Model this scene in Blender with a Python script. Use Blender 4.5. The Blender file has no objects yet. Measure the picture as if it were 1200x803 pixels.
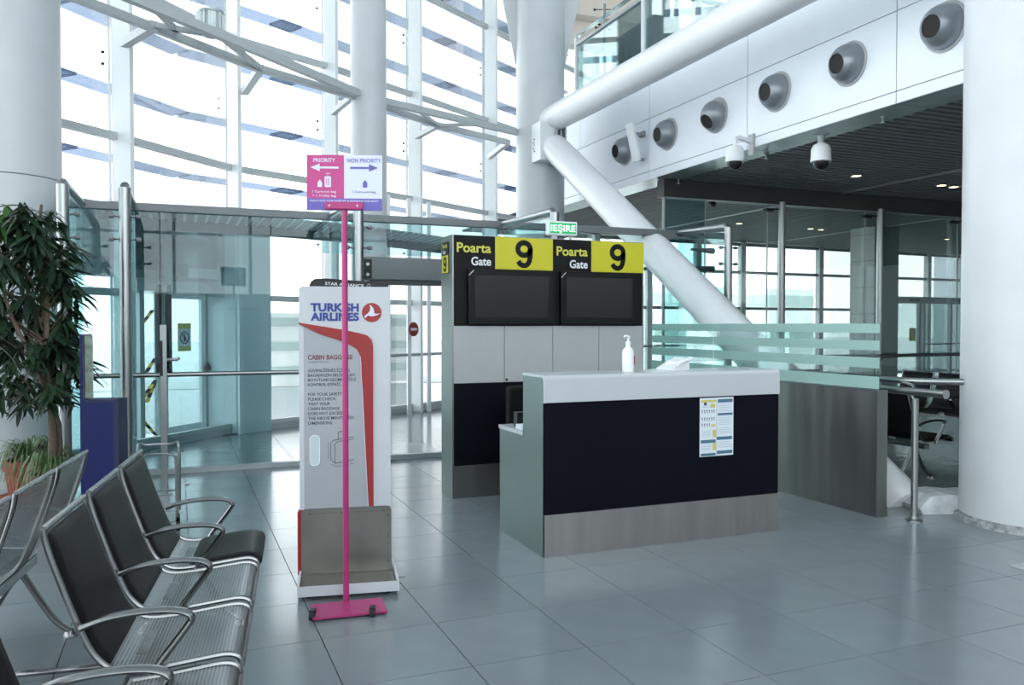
import bpy, bmesh, math, random
from mathutils import Vector, Matrix
R_ = random.Random(7)
C = bpy.context.scene.collection
sin, cos, PI = math.sin, math.cos, math.pi

# ------------------------------------------------------------------ camera
YAW, PITCH = 0.38922, 0.02176
cam_d = bpy.data.cameras.new('camera'); cam = bpy.data.objects.new('camera', cam_d); C.objects.link(cam)
cam_d.sensor_width = 36.0; cam_d.lens = 958.7 / 1200 * 36.0; cam_d.clip_start = 0.05; cam_d.clip_end = 500
cam.location = (0, 0, 1.6); cam.rotation_euler = (PI/2 - PITCH, 0, -YAW)
bpy.context.scene.camera = cam

# ------------------------------------------------------------------ world (bright overcast sky) and exposure
W = bpy.data.worlds.new('World'); bpy.context.scene.world = W; W.use_nodes = True
wn = W.node_tree.nodes; wn['Background'].inputs['Color'].default_value = (0.93, 0.97, 1.0, 1)
wn['Background'].inputs['Strength'].default_value = 3.2
vs = bpy.context.scene.view_settings
vs.view_transform = 'Standard'; vs.look = 'None'; vs.gamma = 1; vs.use_curve_mapping = False; vs.exposure = 0.38
cy = bpy.context.scene.cycles
cy.max_bounces = 10; cy.diffuse_bounces = 5; cy.glossy_bounces = 4; cy.transmission_bounces = 6; cy.transparent_max_bounces = 32
cy.sample_clamp_indirect = 6.0

# ------------------------------------------------------------------ materials
M = {}
def mat(name, col, rough=0.5, metal=0.0, spec=0.5, noise=0.0, nscale=8.0, bump=0.0, brushed=None, rvar=0.0, island=0.0):
    m = bpy.data.materials.new(name); m.use_nodes = True; nt = m.node_tree; b = nt.nodes['Principled BSDF']
    b.inputs['Base Color'].default_value = (*col, 1); b.inputs['Roughness'].default_value = rough
    b.inputs['Metallic'].default_value = metal; b.inputs['Specular IOR Level'].default_value = spec
    if noise or bump or brushed or rvar:
        tc = nt.nodes.new('ShaderNodeTexCoord'); mp = nt.nodes.new('ShaderNodeMapping'); nz = nt.nodes.new('ShaderNodeTexNoise')
        nt.links.new(tc.outputs['Object'], mp.inputs[0]); nt.links.new(mp.outputs[0], nz.inputs['Vector'])
        nz.inputs['Scale'].default_value = nscale; nz.inputs['Detail'].default_value = 6
        if brushed: mp.inputs['Scale'].default_value = brushed
        if noise:
            mx = nt.nodes.new('ShaderNodeMixRGB'); mx.blend_type = 'MULTIPLY'; mx.inputs[0].default_value = 1
            rp = nt.nodes.new('ShaderNodeMapRange'); rp.inputs[1].default_value = .3; rp.inputs[2].default_value = .7
            rp.inputs[3].default_value = 1 - noise; rp.inputs[4].default_value = 1 + noise * .6
            nt.links.new(nz.outputs[0], rp.inputs[0]); mx.inputs[1].default_value = (*col, 1)
            nt.links.new(rp.outputs[0], mx.inputs[2]); last = mx.outputs[0]
            if island:
                oi = nt.nodes.new('ShaderNodeObjectInfo'); r2 = nt.nodes.new('ShaderNodeMapRange')
                r2.inputs[3].default_value = 1 - island; r2.inputs[4].default_value = 1 + island
                nt.links.new(oi.outputs['Random'], r2.inputs[0]); m2 = nt.nodes.new('ShaderNodeMixRGB'); m2.blend_type = 'MULTIPLY'
                m2.inputs[0].default_value = 1; nt.links.new(last, m2.inputs[1]); nt.links.new(r2.outputs[0], m2.inputs[2]); last = m2.outputs[0]
            nt.links.new(last, b.inputs['Base Color'])
        if rvar:
            r3 = nt.nodes.new('ShaderNodeMapRange'); r3.inputs[1].default_value = .3; r3.inputs[2].default_value = .7
            r3.inputs[3].default_value = rough - rvar; r3.inputs[4].default_value = rough + rvar
            nt.links.new(nz.outputs[0], r3.inputs[0]); nt.links.new(r3.outputs[0], b.inputs['Roughness'])
        if bump:
            bp = nt.nodes.new('ShaderNodeBump'); bp.inputs['Strength'].default_value = bump; bp.inputs['Distance'].default_value = .004
            nt.links.new(nz.outputs[0], bp.inputs['Height']); nt.links.new(bp.outputs[0], b.inputs['Normal'])
    M[name] = m; return m
def glass(name, tint, refl=1.0, rough=0.0):
    m = bpy.data.materials.new(name); m.use_nodes = True; nt = m.node_tree; nt.nodes.remove(nt.nodes['Principled BSDF'])
    out = nt.nodes['Material Output']; t = nt.nodes.new('ShaderNodeBsdfTransparent'); t.inputs[0].default_value = (*tint, 1)
    g = nt.nodes.new('ShaderNodeBsdfGlossy'); g.inputs['Roughness'].default_value = rough
    f = nt.nodes.new('ShaderNodeFresnel'); f.inputs[0].default_value = 1.45; mx = nt.nodes.new('ShaderNodeMixShader')
    mu = nt.nodes.new('ShaderNodeMath'); mu.operation = 'MULTIPLY'; mu.inputs[1].default_value = refl
    nt.links.new(f.outputs[0], mu.inputs[0]); nt.links.new(mu.outputs[0], mx.inputs[0])
    nt.links.new(t.outputs[0], mx.inputs[1]); nt.links.new(g.outputs[0], mx.inputs[2]); nt.links.new(mx.outputs[0], out.inputs[0])
    M[name] = m; return m
def emit(name, col, s):
    m = bpy.data.materials.new(name); m.use_nodes = True; b = m.node_tree.nodes['Principled BSDF']
    b.inputs['Base Color'].default_value = (*col, 1); b.inputs['Emission Color'].default_value = (*col, 1)
    b.inputs['Emission Strength'].default_value = s; M[name] = m; return m
def perforated(name, col, scale, rough=.35, r=.27):
    m = mat(name, col, rough, 1.0); nt = m.node_tree; b = nt.nodes['Principled BSDF']
    tc = nt.nodes.new('ShaderNodeTexCoord'); mp = nt.nodes.new('ShaderNodeMapping'); mp.inputs['Scale'].default_value = (scale, scale, scale)
    nt.links.new(tc.outputs['UV'], mp.inputs[0]); fr = nt.nodes.new('ShaderNodeVectorMath'); fr.operation = 'FRACTION'
    nt.links.new(mp.outputs[0], fr.inputs[0]); sb = nt.nodes.new('ShaderNodeVectorMath'); sb.operation = 'SUBTRACT'; sb.inputs[1].default_value = (.5, .5, 0)
    nt.links.new(fr.outputs[0], sb.inputs[0]); ln = nt.nodes.new('ShaderNodeVectorMath'); ln.operation = 'LENGTH'; nt.links.new(sb.outputs[0], ln.inputs[0])
    gt = nt.nodes.new('ShaderNodeMath'); gt.operation = 'GREATER_THAN'; gt.inputs[1].default_value = r
    nt.links.new(ln.outputs['Value'], gt.inputs[0]); nt.links.new(gt.outputs[0], b.inputs['Alpha']); return m

mat('tile', (.205, .238, .258), .18, 0, .5, noise=.05, nscale=5, island=.03)
mat('grout', (.05, .055, .06), .8)
mat('white_paint', (.74, .78, .80), .45, noise=.03, nscale=3)
mat('frame_white', (.84, .87, .88), .4, noise=.02, nscale=4)
mat('frame_grey', (.42, .45, .47), .4, noise=.03)
mat('column_white', (.60, .62, .64), .38, noise=.05, nscale=2.5)
mat('tube_white', (.80, .81, .83), .3, noise=.02, nscale=3)
mat('column_dirt', (.33, .34, .35), .7, noise=.5, nscale=20)
mat('header_grey', (.30, .33, .34), .5, noise=.05); mat('truss_grey', (.50, .53, .54), .45, noise=.04); mat('plaster', (.62, .64, .66), .8, noise=.25, nscale=9, bump=.5)
mat('panel_white', (.78, .82, .88), .35, noise=.02, nscale=3)
mat('joint', (.16, .18, .20), .6)
mat('soffit', (.42, .50, .50), .25, .3, noise=.1, nscale=3)
mat('slat', (.25, .255, .26), .55, noise=.1, nscale=4)
mat('dark_void', (.02, .022, .025), .8)
mat('dark_beam', (.035, .032, .032), .4, noise=.1)
mat('beige', (.80, .70, .62), .7, noise=.04, nscale=2)
mat('steel', (.33, .345, .35), .30, 1.0)
mat('brushed_steel', (.36, .35, .335), .36, 1.0, noise=.12, nscale=2.2, brushed=(4, 4, .3), rvar=.04)
mat('side_steel', (.30, .315, .30), .38, 1.0, noise=.05, nscale=2.0)
mat('dull_steel', (.235, .23, .21), .36, 1.0, noise=.22, nscale=4, rvar=.08)
mat('chair_metal', (.27, .275, .28), .27, 1.0, noise=.06)
perforated('perforated_metal', (.30, .31, .32), 80, r=.29)
mat('black_leather', (.0075, .0075, .0085), .46, 0, .17, noise=.2, nscale=30, bump=.2)
mat('navy', (.0030, .0034, .0085), .6, 0, .10, noise=.1, nscale=40)
mat('black_panel', (.006, .006, .007), .5, 0, .2)
mat('screen_glass', (.016, .0155, .0155), .22, 0, .2)
mat('bezel', (.003, .003, .0035), .35, 0, .2)
mat('counter_white', (.52, .54, .565), .22, noise=.02, nscale=3)
mat('cabinet_grey', (.40, .415, .425), .4, noise=.03, nscale=6)
mat('yellow', (.56, .52, .012), .45)
mat('sign_black', (.004, .004, .005), .5, 0, .2)
mat('letter_yellow', (.62, .60, .08), .5)
mat('letter_white', (.75, .78, .82), .5)
mat('pink', (.40, .03, .16), .4, noise=.05)
mat('pink_print', (.50, .055, .23), .5)
mat('violet', (.13, .10, .40), .5)
mat('print_white', (.64, .67, .80), .5)
mat('board_white', (.54, .565, .60), .45, noise=.03, nscale=4)
mat('board_panel', (.37, .39, .425), .5, noise=.04, nscale=4)
mat('red', (.31, .018, .018), .4, noise=.06)
mat('logo_blue', (.025, .05, .27), .5)
mat('ink', (.05, .05, .06), .6)
mat('ink_red', (.16, .04, .04), .6)
mat('dark_cap', (.018, .019, .020), .4, 0, .3)
mat('black_rubber', (.015, .015, .015), .7)
mat('blue', (.005, .010, .085), .45, 0, .3, noise=.1)
mat('blue_dark', (.008, .010, .06), .5)
mat('brochure', (.62, .60, .48), .5, noise=.4, nscale=25)
mat('terracotta', (.36, .12, .08), .75, noise=.15, nscale=12)
mat('dark_pot', (.13, .045, .035), .7, noise=.2)
mat('soil', (.03, .02, .015), .9, noise=.3, nscale=40, bump=.5)
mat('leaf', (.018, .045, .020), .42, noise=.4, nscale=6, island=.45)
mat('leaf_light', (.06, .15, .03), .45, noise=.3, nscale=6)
mat('spider_leaf', (.10, .17, .06), .5, noise=.4, nscale=10)
mat('bark', (.12, .09, .065), .85, noise=.3, nscale=25, bump=.5)
mat('tape_yellow', (.70, .48, .03), .5)
mat('paper', (.70, .76, .82), .6)
mat('paper_blue', (.06, .16, .24), .6)
mat('paper_yellow', (.62, .55, .14), .6)
mat('paper_grey', (.42, .47, .53), .6)
mat('slot_tone', (.50, .62, .65), .5); mat('plastic_white', (.80, .82, .84), .35)
mat('camera_dome', (.02, .02, .025), .06)
mat('nozzle', (.28, .30, .32), .38, .6, noise=.1)
mat('nozzle_hole', (.006, .004, .004), .7)
mat('shutter_grey', (.17, .185, .195), .45, .2)
mat('shutter_dark', (.06, .065, .07), .5)

mat('ground_out', (.74, .76, .76), .85, noise=.03, nscale=.4)
mat('build_out', (.70, .75, .73), .7, noise=.1, nscale=1)
mat('build_green', (.38, .48, .46), .6)
mat('tile_lit', (.80, .84, .83), .5, noise=.08, nscale=3, island=.05)
mat('tile_shaded', (.26, .28, .28), .5, noise=.08, nscale=3, island=.05)  # lit and shaded sides of one pillar tile, light painted into the colour
mat('mezz_dark', (.07, .11, .12), .4, noise=.1)
mat('green_sign', (.02, .22, .09), .5)
glass('louvre', (.38, .42, .49), .05); glass('glass_clear', (.965, .985, .985), .6)
glass('glass_tint', (.65, .79, .805), 1.2)
glass('glass_fin', (.78, .90, .90), .35)
glass('glass_far', (.89, .955, .945), .45)
glass('glass_rail', (.78, .88, .88), .7)
glass('acrylic', (.8, .85, .85), .9)
emit('lamp_warm', (1.0, .78, .45), 9.0)
emit('sign_glow_green', (.01, .24, .08), .9)
emit('sign_glow_white', (.75, 1.0, .85), .9)
mf = bpy.data.materials.new('frosted_band'); mf.use_nodes = True; nt = mf.node_tree; nt.nodes.remove(nt.nodes['Principled BSDF'])
_t = nt.nodes.new('ShaderNodeBsdfTransparent'); _t.inputs[0].default_value = (.75, .95, .9, 1)
_d = nt.nodes.new('ShaderNodeBsdfDiffuse'); _d.inputs[0].default_value = (.62, .80, .77, 1)
_tl = nt.nodes.new('ShaderNodeBsdfTranslucent'); _tl.inputs[0].default_value = (.66, .86, .82, 1)
_a = nt.nodes.new('ShaderNodeMixShader'); _a.inputs[0].default_value = .5; _b = nt.nodes.new('ShaderNodeMixShader'); _b.inputs[0].default_value = .84
nt.links.new(_d.outputs[0], _a.inputs[1]); nt.links.new(_tl.outputs[0], _a.inputs[2])
nt.links.new(_t.outputs[0], _b.inputs[1]); nt.links.new(_a.outputs[0], _b.inputs[2]); nt.links.new(_b.outputs[0], nt.nodes['Material Output'].inputs[0])
M['frosted_band'] = mf

# ------------------------------------------------------------------ mesh builder
def V(*a): return Vector(a)
class MB:
    def __init__(s): s.v = []; s.f = []; s.sm = []; s.uv = {}
    def _add(s, vs, fs, smooth=False, mtx=None):
        o = len(s.v); s.v += [tuple(mtx @ Vector(v)) if mtx else tuple(v) for v in vs]
        for f in fs: s.f.append(tuple(o + i for i in f)); s.sm.append(smooth)
        return s
    def box(s, lo, hi, mtx=None, bev=0.0):
        (a, b, c), (d, e, f) = lo, hi
        if bev > 0:
            bm = bmesh.new(); r = bmesh.ops.create_cube(bm, size=1)
            for v in bm.verts: v.co = Vector(((v.co.x + .5) * (d - a) + a, (v.co.y + .5) * (e - b) + b, (v.co.z + .5) * (f - c) + c))
            bmesh.ops.bevel(bm, geom=bm.edges[:], offset=bev, segments=2, affect='EDGES', profile=.5)
            bm.verts.index_update()
            s._add([v.co[:] for v in bm.verts], [[v.index for v in fc.verts] for fc in bm.faces], False, mtx); bm.free(); return s
        return s._add([(a, b, c), (d, b, c), (d, e, c), (a, e, c), (a, b, f), (d, b, f), (d, e, f), (a, e, f)],
                      [(0, 3, 2, 1), (4, 5, 6, 7), (0, 1, 5, 4), (1, 2, 6, 5), (2, 3, 7, 6), (3, 0, 4, 7)], False, mtx)
    def beam(s, p, q, w, h, up=(0, 0, 1)):
        p, q = Vector(p), Vector(q); z = (q - p); L = z.length; z.normalize(); x = Vector(up).cross(z)
        if x.length < 1e-4: x = Vector((1, 0, 0)).cross(z)
        x.normalize(); y = z.cross(x); m = Matrix.Translation(p) @ Matrix((x, y, z)).transposed().to_4x4()
        return s.box((-w/2, -h/2, 0), (w/2, h/2, L), m)
    def tube(s, pts, r, seg=12, closed=False, caps=True, flat=None):
        pts = [Vector(p) for p in pts]; n = len(pts); rr = r if isinstance(r, (list, tuple)) else [r] * n
        T = []
        for i in range(n):
            if closed: d = pts[(i+1) % n] - pts[i-1]
            else: d = pts[min(i+1, n-1)] - pts[max(i-1, 0)]
            T.append(d.normalized())
        ref = Vector((0, 0, 1)) if abs(T[0].z) < .9 else Vector((0, 1, 0))
        u = T[0].cross(ref).normalized(); vs = []
        for i in range(n):
            if i: u = (u - T[i] * u.dot(T[i])).normalized()
            w = T[i].cross(u); fx, fy = flat or (1, 1)
            for k in range(seg):
                a = 2 * PI * k / seg; vs.append(pts[i] + (u * cos(a) * fx + w * sin(a) * fy) * rr[i])
        fs = []
        for i in range(n if closed else n - 1):
            j = (i + 1) % n
            for k in range(seg): fs.append((i*seg + k, i*seg + (k+1) % seg, j*seg + (k+1) % seg, j*seg + k))
        s._add(vs, fs, True)
        if caps and not closed:
            o = len(s.v) - n * seg
            s.f.append(tuple(o + k for k in range(seg))[::-1]); s.sm.append(False)
            s.f.append(tuple(o + (n-1)*seg + k for k in range(seg))); s.sm.append(False)
        return s
    def lathe(s, prof, seg=24, mtx=None, smooth=True):
        vs = []; fs = []; n = len(prof)
        for (r, z) in prof:
            for k in range(seg): a = 2*PI*k/seg; vs.append((r*cos(a), r*sin(a), z))
        for i in range(n-1):
            for k in range(seg): fs.append((i*seg+k, i*seg+(k+1) % seg, (i+1)*seg+(k+1) % seg, (i+1)*seg+k))
        o = len(s.v); s._add(vs, fs, smooth, mtx)
        if prof[0][0] > 1e-5: s.f.append(tuple(o+k for k in range(seg))[::-1]); s.sm.append(False)
        if prof[-1][0] > 1e-5: s.f.append(tuple(o+(n-1)*seg+k for k in range(seg))); s.sm.append(False)
        return s
    def prism(s, poly, t0, t1, mtx=None):      # poly in local xz-plane, thickness along y
        n = len(poly); vs = [(x, t0, z) for x, z in poly] + [(x, t1, z) for x, z in poly]
        fs = [tuple(range(n)), tuple(range(2*n-1, n-1, -1))] + [(i, n+i, n+(i+1) % n, (i+1) % n) for i in range(n)]
        return s._add(vs, fs, False, mtx)
    def grid(s, fn, nu, nv, smooth=True, uvs=None):
        o = len(s.v)
        for i in range(nu+1):
            for j in range(nv+1):
                s.v.append(tuple(fn(i/nu, j/nv)))
                if uvs: s.uv[len(s.v)-1] = uvs(i/nu, j/nv)
        for i in range(nu):
            for j in range(nv):
                a = o+i*(nv+1)+j; s.f.append((a, a+nv+1, a+nv+2, a+1)); s.sm.append(smooth)
        return s
    def mesh(s, name, m):
        me = bpy.data.meshes.new(name); me.from_pydata(s.v, [], s.f); me.polygons.foreach_set('use_smooth', s.sm)
        me.materials.append(M[m])
        if s.uv:
            l = me.uv_layers.new(name='UVMap')
            for lp in me.loops: l.data[lp.index].uv = s.uv.get(lp.vertex_index, (0, 0))
        bm = bmesh.new(); bm.from_mesh(me); bmesh.ops.recalc_face_normals(bm, faces=bm.faces[:])
        for e in bm.edges:
            if len(e.link_faces) == 2 and e.calc_face_angle(0) > .7: e.smooth = False
        bm.to_mesh(me); bm.free()
        me.update(); return me
    def build(s, name, m, parent=None, loc=None):
        return obj(name, s.mesh(name, m), parent, loc)
def obj(name, me, parent=None, loc=None, rot=None):
    o = bpy.data.objects.new(name, me); C.objects.link(o)
    if parent: o.parent = parent
    if loc is not None: o.location = loc
    if rot is not None: o.rotation_euler = rot
    return o
def thing(name, label, cat, loc=(0, 0, 0), rz=0, group=None):
    o = bpy.data.objects.new(name, None); C.objects.link(o); o.location = loc; o.rotation_euler = (0, 0, rz); o.empty_display_size = .2
    return tag(o, label, cat, group)
def tag(o, label, cat, group=None):
    o['label'] = label; o['category'] = cat
    if group: o['group'] = group
    return o
def struct(name, label=None, cat='structure', loc=(0, 0, 0)):
    o = bpy.data.objects.new(name, None); C.objects.link(o); o.location = loc; o['kind'] = 'structure'
    if label: o['label'] = label
    o['category'] = cat; return o
def copy_tree(o, parent=None):
    c = o.copy(); C.objects.link(c); c.parent = parent
    for ch in list(o.children): copy_tree(ch, c)
    return c
def face(p, xdir, up=(0, 0, 1)):               # local x = xdir, local z = up, local -y = outwards to the viewer
    x = Vector(xdir).normalized(); z = Vector(up).normalized(); y = z.cross(x)
    return Matrix.Translation(Vector(p)) @ Matrix((x, y, z)).transposed().to_4x4()
def text(body, size, mtx, m, parent, bold=0.0, name='lettering', width=None, align='LEFT', depth=.0008, label=None):
    cu = bpy.data.curves.new(name, 'FONT'); cu.body = body; cu.size = 1; cu.align_x = align; cu.offset = bold; cu.resolution_u = 4
    cu.extrude = .0
    t = bpy.data.objects.new(name, cu); C.objects.link(t); bpy.context.view_layer.update()
    me = bpy.data.meshes.new_from_object(t); bpy.data.objects.remove(t); bpy.data.curves.remove(cu)
    xs = [v.co.x for v in me.vertices]; w = (max(xs) - min(xs)) or 1
    sx = size if width is None else width / w
    ox = -min(xs) if align == 'LEFT' else -(max(xs) + min(xs)) / 2
    for v in me.vertices: v.co = mtx @ Vector(((v.co.x + ox) * sx, -depth, v.co.y * size))
    me.materials.clear(); me.materials.append(M[m]); me.name = name
    o = obj(name, me, parent)
    if label: o['label'] = label
    return o
def plate(poly, mtx, m, parent, name, d0=.0, d1=.001, label=None):
    o = MB().prism(poly, -d1, -d0, mtx).build(name, m, parent)
    if label: o['label'] = label
    return o
def rect(x0, z0, x1, z1): return [(x0, z0), (x1, z0), (x1, z1), (x0, z1)]
def disc(cx, cz, r, n=28): return [(cx + r*cos(2*PI*k/n), cz + r*sin(2*PI*k/n)) for k in range(n)]

# ================================================================== FLOOR
T = .6008; GX, GY = 1.2712, 2.9814
fl = struct('floor', None)
MB().box((-7.2, -9, -.15), (26, 22, -.012)).build('floor_base', 'grout', fl)
tile_me = MB().box((.0026, .0026, -.012), (T-.0026, T-.0026, 0)).mesh('floor_tile', 'tile')
cells = []
for i in range(-14, 42):
    for j in range(-20, 32):
        x, y = GX + T*i, GY + T*j; cx, cyy = x + T/2, y + T/2
        if x < -7 or x > 25.5 or y < -8.8 or y > 21.3: continue
        D = cx*sin(YAW) + cyy*cos(YAW); lat = cx*cos(YAW) - cyy*sin(YAW)
        vis = D > 1.2 and abs(lat) < D*.65 + .6
        cells.append((0 if vis else 1, D if vis else 99, x, y))
cells.sort()
rest = MB()
for k, (a, d, x, y) in enumerate(cells):
    if k < 298: obj('floor_tile', tile_me, fl, (x, y, 0))
    else: rest.box((x+.0015, y+.0015, -.012), (x+T-.0015, y+T-.0015, 0))
r_ = rest.build('floor_tile_field', 'tile', fl); r_['kind'] = 'stuff'

# ================================================================== FACADE (glazed curtain wall)
FP = [(-6.9, -8.6), (-6.9, -6.6), (-6.9, -4.4), (-6.8, -2.2), (-6.6, 0), (-6.2, 2.1), (-5.5, 4.1), (-4.6, 6.0), (-3.5, 7.9), (-2.3, 9.65),
      (-.70, 11.20), (.734, 12.79), (2.265, 13.59), (3.967, 14.643), (5.92, 15.91), (7.87, 17.17), (9.8, 18.4)]
TZ = [.1, 2.0, 3.9, 5.8, 7.7, 9.6, 11.5]
wl = struct('wall_left', None)
for i in range(len(FP)-1):
    a, b = Vector((*FP[i], 0)), Vector((*FP[i+1], 0)); d = (b-a).normalized(); n = Vector((d.y, -d.x, 0))   # inward normal
    fn = a + n*.0
    # fin mullion: blade standing inwards of the glass joint
    m = MB(); mt = Matrix.Translation(a) @ Matrix((d, n, V(0, 0, 1))).transposed().to_4x4()
    m.box((-.03, .02, 0), (.03, .30, 12.6), mt); m.build('mullion', 'frame_white', wl)
    g = MB(); g.box((-.012, -.06, 0), (.012, .02, 12.6), mt); g.build('glazing_joint', 'frame_grey', wl)
    L = (b-a).length
    for z in TZ:
        if i == 10 and z == 2.0: continue
        MB().box((.03, .02, z-.045), (L-.03, .11, z+.045), mt).build('transom', 'truss_grey', wl)
    zz = TZ + [12.6]
    for k in range(len(zz)-1):
        if i == 10 and k == 0: continue
        MB().box((.015, -.012, zz[k]), (L-.015, 0, zz[k+1]), mt).build('pane', 'glass_clear', wl)
    MB().box((0, -.05, 0), (L, .12, .1), mt).build('sill', 'frame_grey', wl)
    if i >= 7:
        for z in (3.9, 4.85, 5.8, 6.72, 7.65, 8.6):
            MB().box((-.12, -1.25, z-.02), (L+.22, -.90, z+.02), mt).build('sunshade_louvre', 'louvre', wl)
    # pairs of fixing bolts beside the joints
    if 9 <= i <= 14:
        for z in (2.9, 4.75, 6.7):
            for s in (-1, 1):
                for dz in (0, .14):
                    MB().tube([mt @ V(.16*s, 0, z+dz), mt @ V(.16*s, .03, z+dz)], .018, 8).build('glass_bolt', 'dark_cap', wl)

# roof of the hall and the wall behind the camera
rf = struct('ceiling', None)
MB().box((-7.2, -9, 12.6), (26, 22, 12.8)).build('roof_slab', 'white_paint', rf)
for k in range(12): MB().box((-7, -8+k*2.4, 12.4), (25.8, -7.85+k*2.4, 12.6)).build('roof_rib', 'white_paint', rf)
wb = struct('wall_front', None)
MB().box((-7, -9.2, 0), (25.8, -9, 2.6)).build('lower_wall', 'panel_white', wb)
for k in range(15):
    MB().box((-7+k*2.3, -9.12, 2.6), (-6.9+k*2.3, -9, 12.6)).build('mullion', 'frame_white', wb)
for z in (4.5, 6.4, 8.3, 10.2): MB().box((-7, -9.1, z-.04), (25.8, -9.02, z+.04)).build('transom', 'frame_white', wb)
MB().box((-7, -9.07, 2.6), (25.8, -9.055, 12.6)).build('pane', 'glass_clear', wb)
we = struct('wall_right', None)
MB().box((25.8, -9, 0), (26, 22, 12.6)).build('wall_slab', 'panel_white', we)

# ------------------------------------------------------------------ low part of the facade behind the left glass screen: entrance bay
d = (V(.734, 12.79, 0) - V(-.70, 11.20, 0)).normalized(); n = V(d.y, -d.x, 0)
door = struct('door_1', 'white framed glass exit door under a solid header behind the tinted screen', 'structure')
md = Matrix.Translation(V(-.70, 11.20, 0) - n*.62) @ Matrix((d, n, V(0, 0, 1))).transposed().to_4x4()
md = md @ Matrix.Translation(V(1.08, .17, 0))
MB().box((-1.5, -.05, 2.22), (1.1, .30, 3.12), md).build('header_panel', 'header_grey', door)
MB().box((-.4, .0, 2.06), (1.1, .14, 2.22), md).build('door_closer_rail', 'frame_white', door)
for (x0, x1) in ((-.32, -.24), (.04, .12), (1.0, 1.08)):
    MB().box((x0, 0, 0), (x1, .10, 2.1), md).build('door_frame', 'frame_grey', door)
lf = MB()
for (x0, z0, x1, z1) in ((.13, .0, .22, 2.06), (.90, 0, .99, 2.06), (.22, .0, .90, .16), (.22, 1.97, .90, 2.06)): lf.box((x0, .02, z0), (x1, .07, z1), md)
leaf_ = lf.build('door_leaf', 'frame_white', door)
MB().box((.22, .04, .16), (.90, .05, 1.97), md).build('pane', 'glass_clear', leaf_)
MB().box((-.24, .04, .1), (.04, .05, 2.06), md).build('pane', 'glass_clear', door)
for x in (-.02, .17): MB().box((x-.03, .10, .95), (x+.03, .16, 2.15), md).build('pull_handle', 'dark_cap', door)
for x in (-.02, .17, .95): MB().lathe([(.045, 0), (.05, .03), (.01, .12)], 12, md @ Matrix.Translation(V(x, .13, .93))).build('handle_foot', 'dark_cap', door)
for (x0, z0, x1, z1) in ((-.26, 1.62, -.08, 1.80), (-.26, .90, -.04, 1.14), (-.26, .62, -.04, .84), (-.26, .30, -.04, .08), (-.2, .55, -.06, .80)):
    for k in range(4):
        a0, a1 = k/4, (k+1)/4; P = lambda t: V(x0+(x1-x0)*t, .09, z0+(z1-z0)*t)
        MB().beam(md @ P(a0), md @ P(a1), .004, .07, up=md.to_3x3() @ V(0, 1, 0)).build('hazard_tape', 'tape_yellow' if k % 2 == 0 else 'sign_black', door)
st = MB().box((.42, .06, 1.22), (.68, .065, 1.62), md).build('warning_sticker', 'paper', door)
st['label'] = 'white and ochre no-entry warning sticker on door glass'
MB().box((.42, .066, 1.54), (.68, .068, 1.62), md).build('sticker_band', 'paper_yellow', st)
MB().box((.42, .066, 1.22), (.68, .068, 1.29), md).build('sticker_band', 'paper_yellow', st)
ring = MB(); ring.tube([md @ V(.55+.085*cos(t*PI/10), .069, 1.415+.085*sin(t*PI/10)) for t in range(20)], .007, 6, closed=True)
ring.tube([md @ V(.49, .069, 1.475), md @ V(.61, .069, 1.355)], .006, 6); ring.build('sticker_symbol', 'ink', st)
fg = MB().prism([(.535, 1.36), (.565, 1.36), (.57, 1.44), (.53, 1.44)], .0665, .0685, md); fg.prism(disc(.55, 1.46, .014, 10), .0665, .0685, md); fg.build('sticker_figure', 'ink', st)
# white rounded pier beside the door
MB()._add([(x, y, z) for z in (0, 3.12) for x, y in ((.40, 13.02), (.80, 12.56), (1.32, 12.82), (1.02, 13.35))], [(3, 2, 1, 0), (4, 5, 6, 7), (0, 1, 5, 4), (1, 2, 6, 5), (2, 3, 7, 6), (3, 0, 4, 7)]).build('pier', 'white_paint', door)
MB().box((1.10, .42, 1.42), (1.20, .50, 1.52), md).build('card_reader', 'plastic_white', door)
MB().box((1.13, .50, 1.425), (1.22, .515, 1.515), md).build('reader_lens', 'dark_cap', door)
MB().box((.10, .30, 2.26), (.24, .42, 2.44), md).build('door_sensor', 'dark_cap', door)
MB().box((.30, .30, 2.26), (1.0, .36, 2.40), md).build('closer_box', 'frame_white', door)
MB().tube([V(-.55, 11.70, .012), V(.1, 12.25, .012), V(.85, 12.60, .012)], .02, 8, flat=(1.6, .5)).build('floor_track', 'frame_grey', door)
# curved canopy band with a perforated underside, hanging behind the screen
cn = thing('entrance_canopy', 'grey curved canopy band with perforated white underside above the entrance doors', 'canopy', (1.8, 11.4, 2.9))
def cpt(t, r, z): 
    x = -.9 + t*5.4; y = 11.15 + t*2.2 - .9*sin(PI*t)*.6
    return V(x - 1.8, y + r - 11.85, z - 2.9)
m = MB(); m.grid(lambda u, v: cpt(u, 1.1*v, 3.0), 24, 3); m.build('perforated_underside', 'cabinet_grey', cn)
m = MB(); m.grid(lambda u, v: cpt(u, 1.1, 2.86 + .14*v), 24, 1); m.build('edge_trim', 'shutter_grey', cn)
for k in range(40):
    t = (k+.5)/40; MB().beam(cpt(t, .02, 2.99), cpt(t, 1.08, 2.99), .035, .012).build('underside_rib', 'white_paint', cn)
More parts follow.
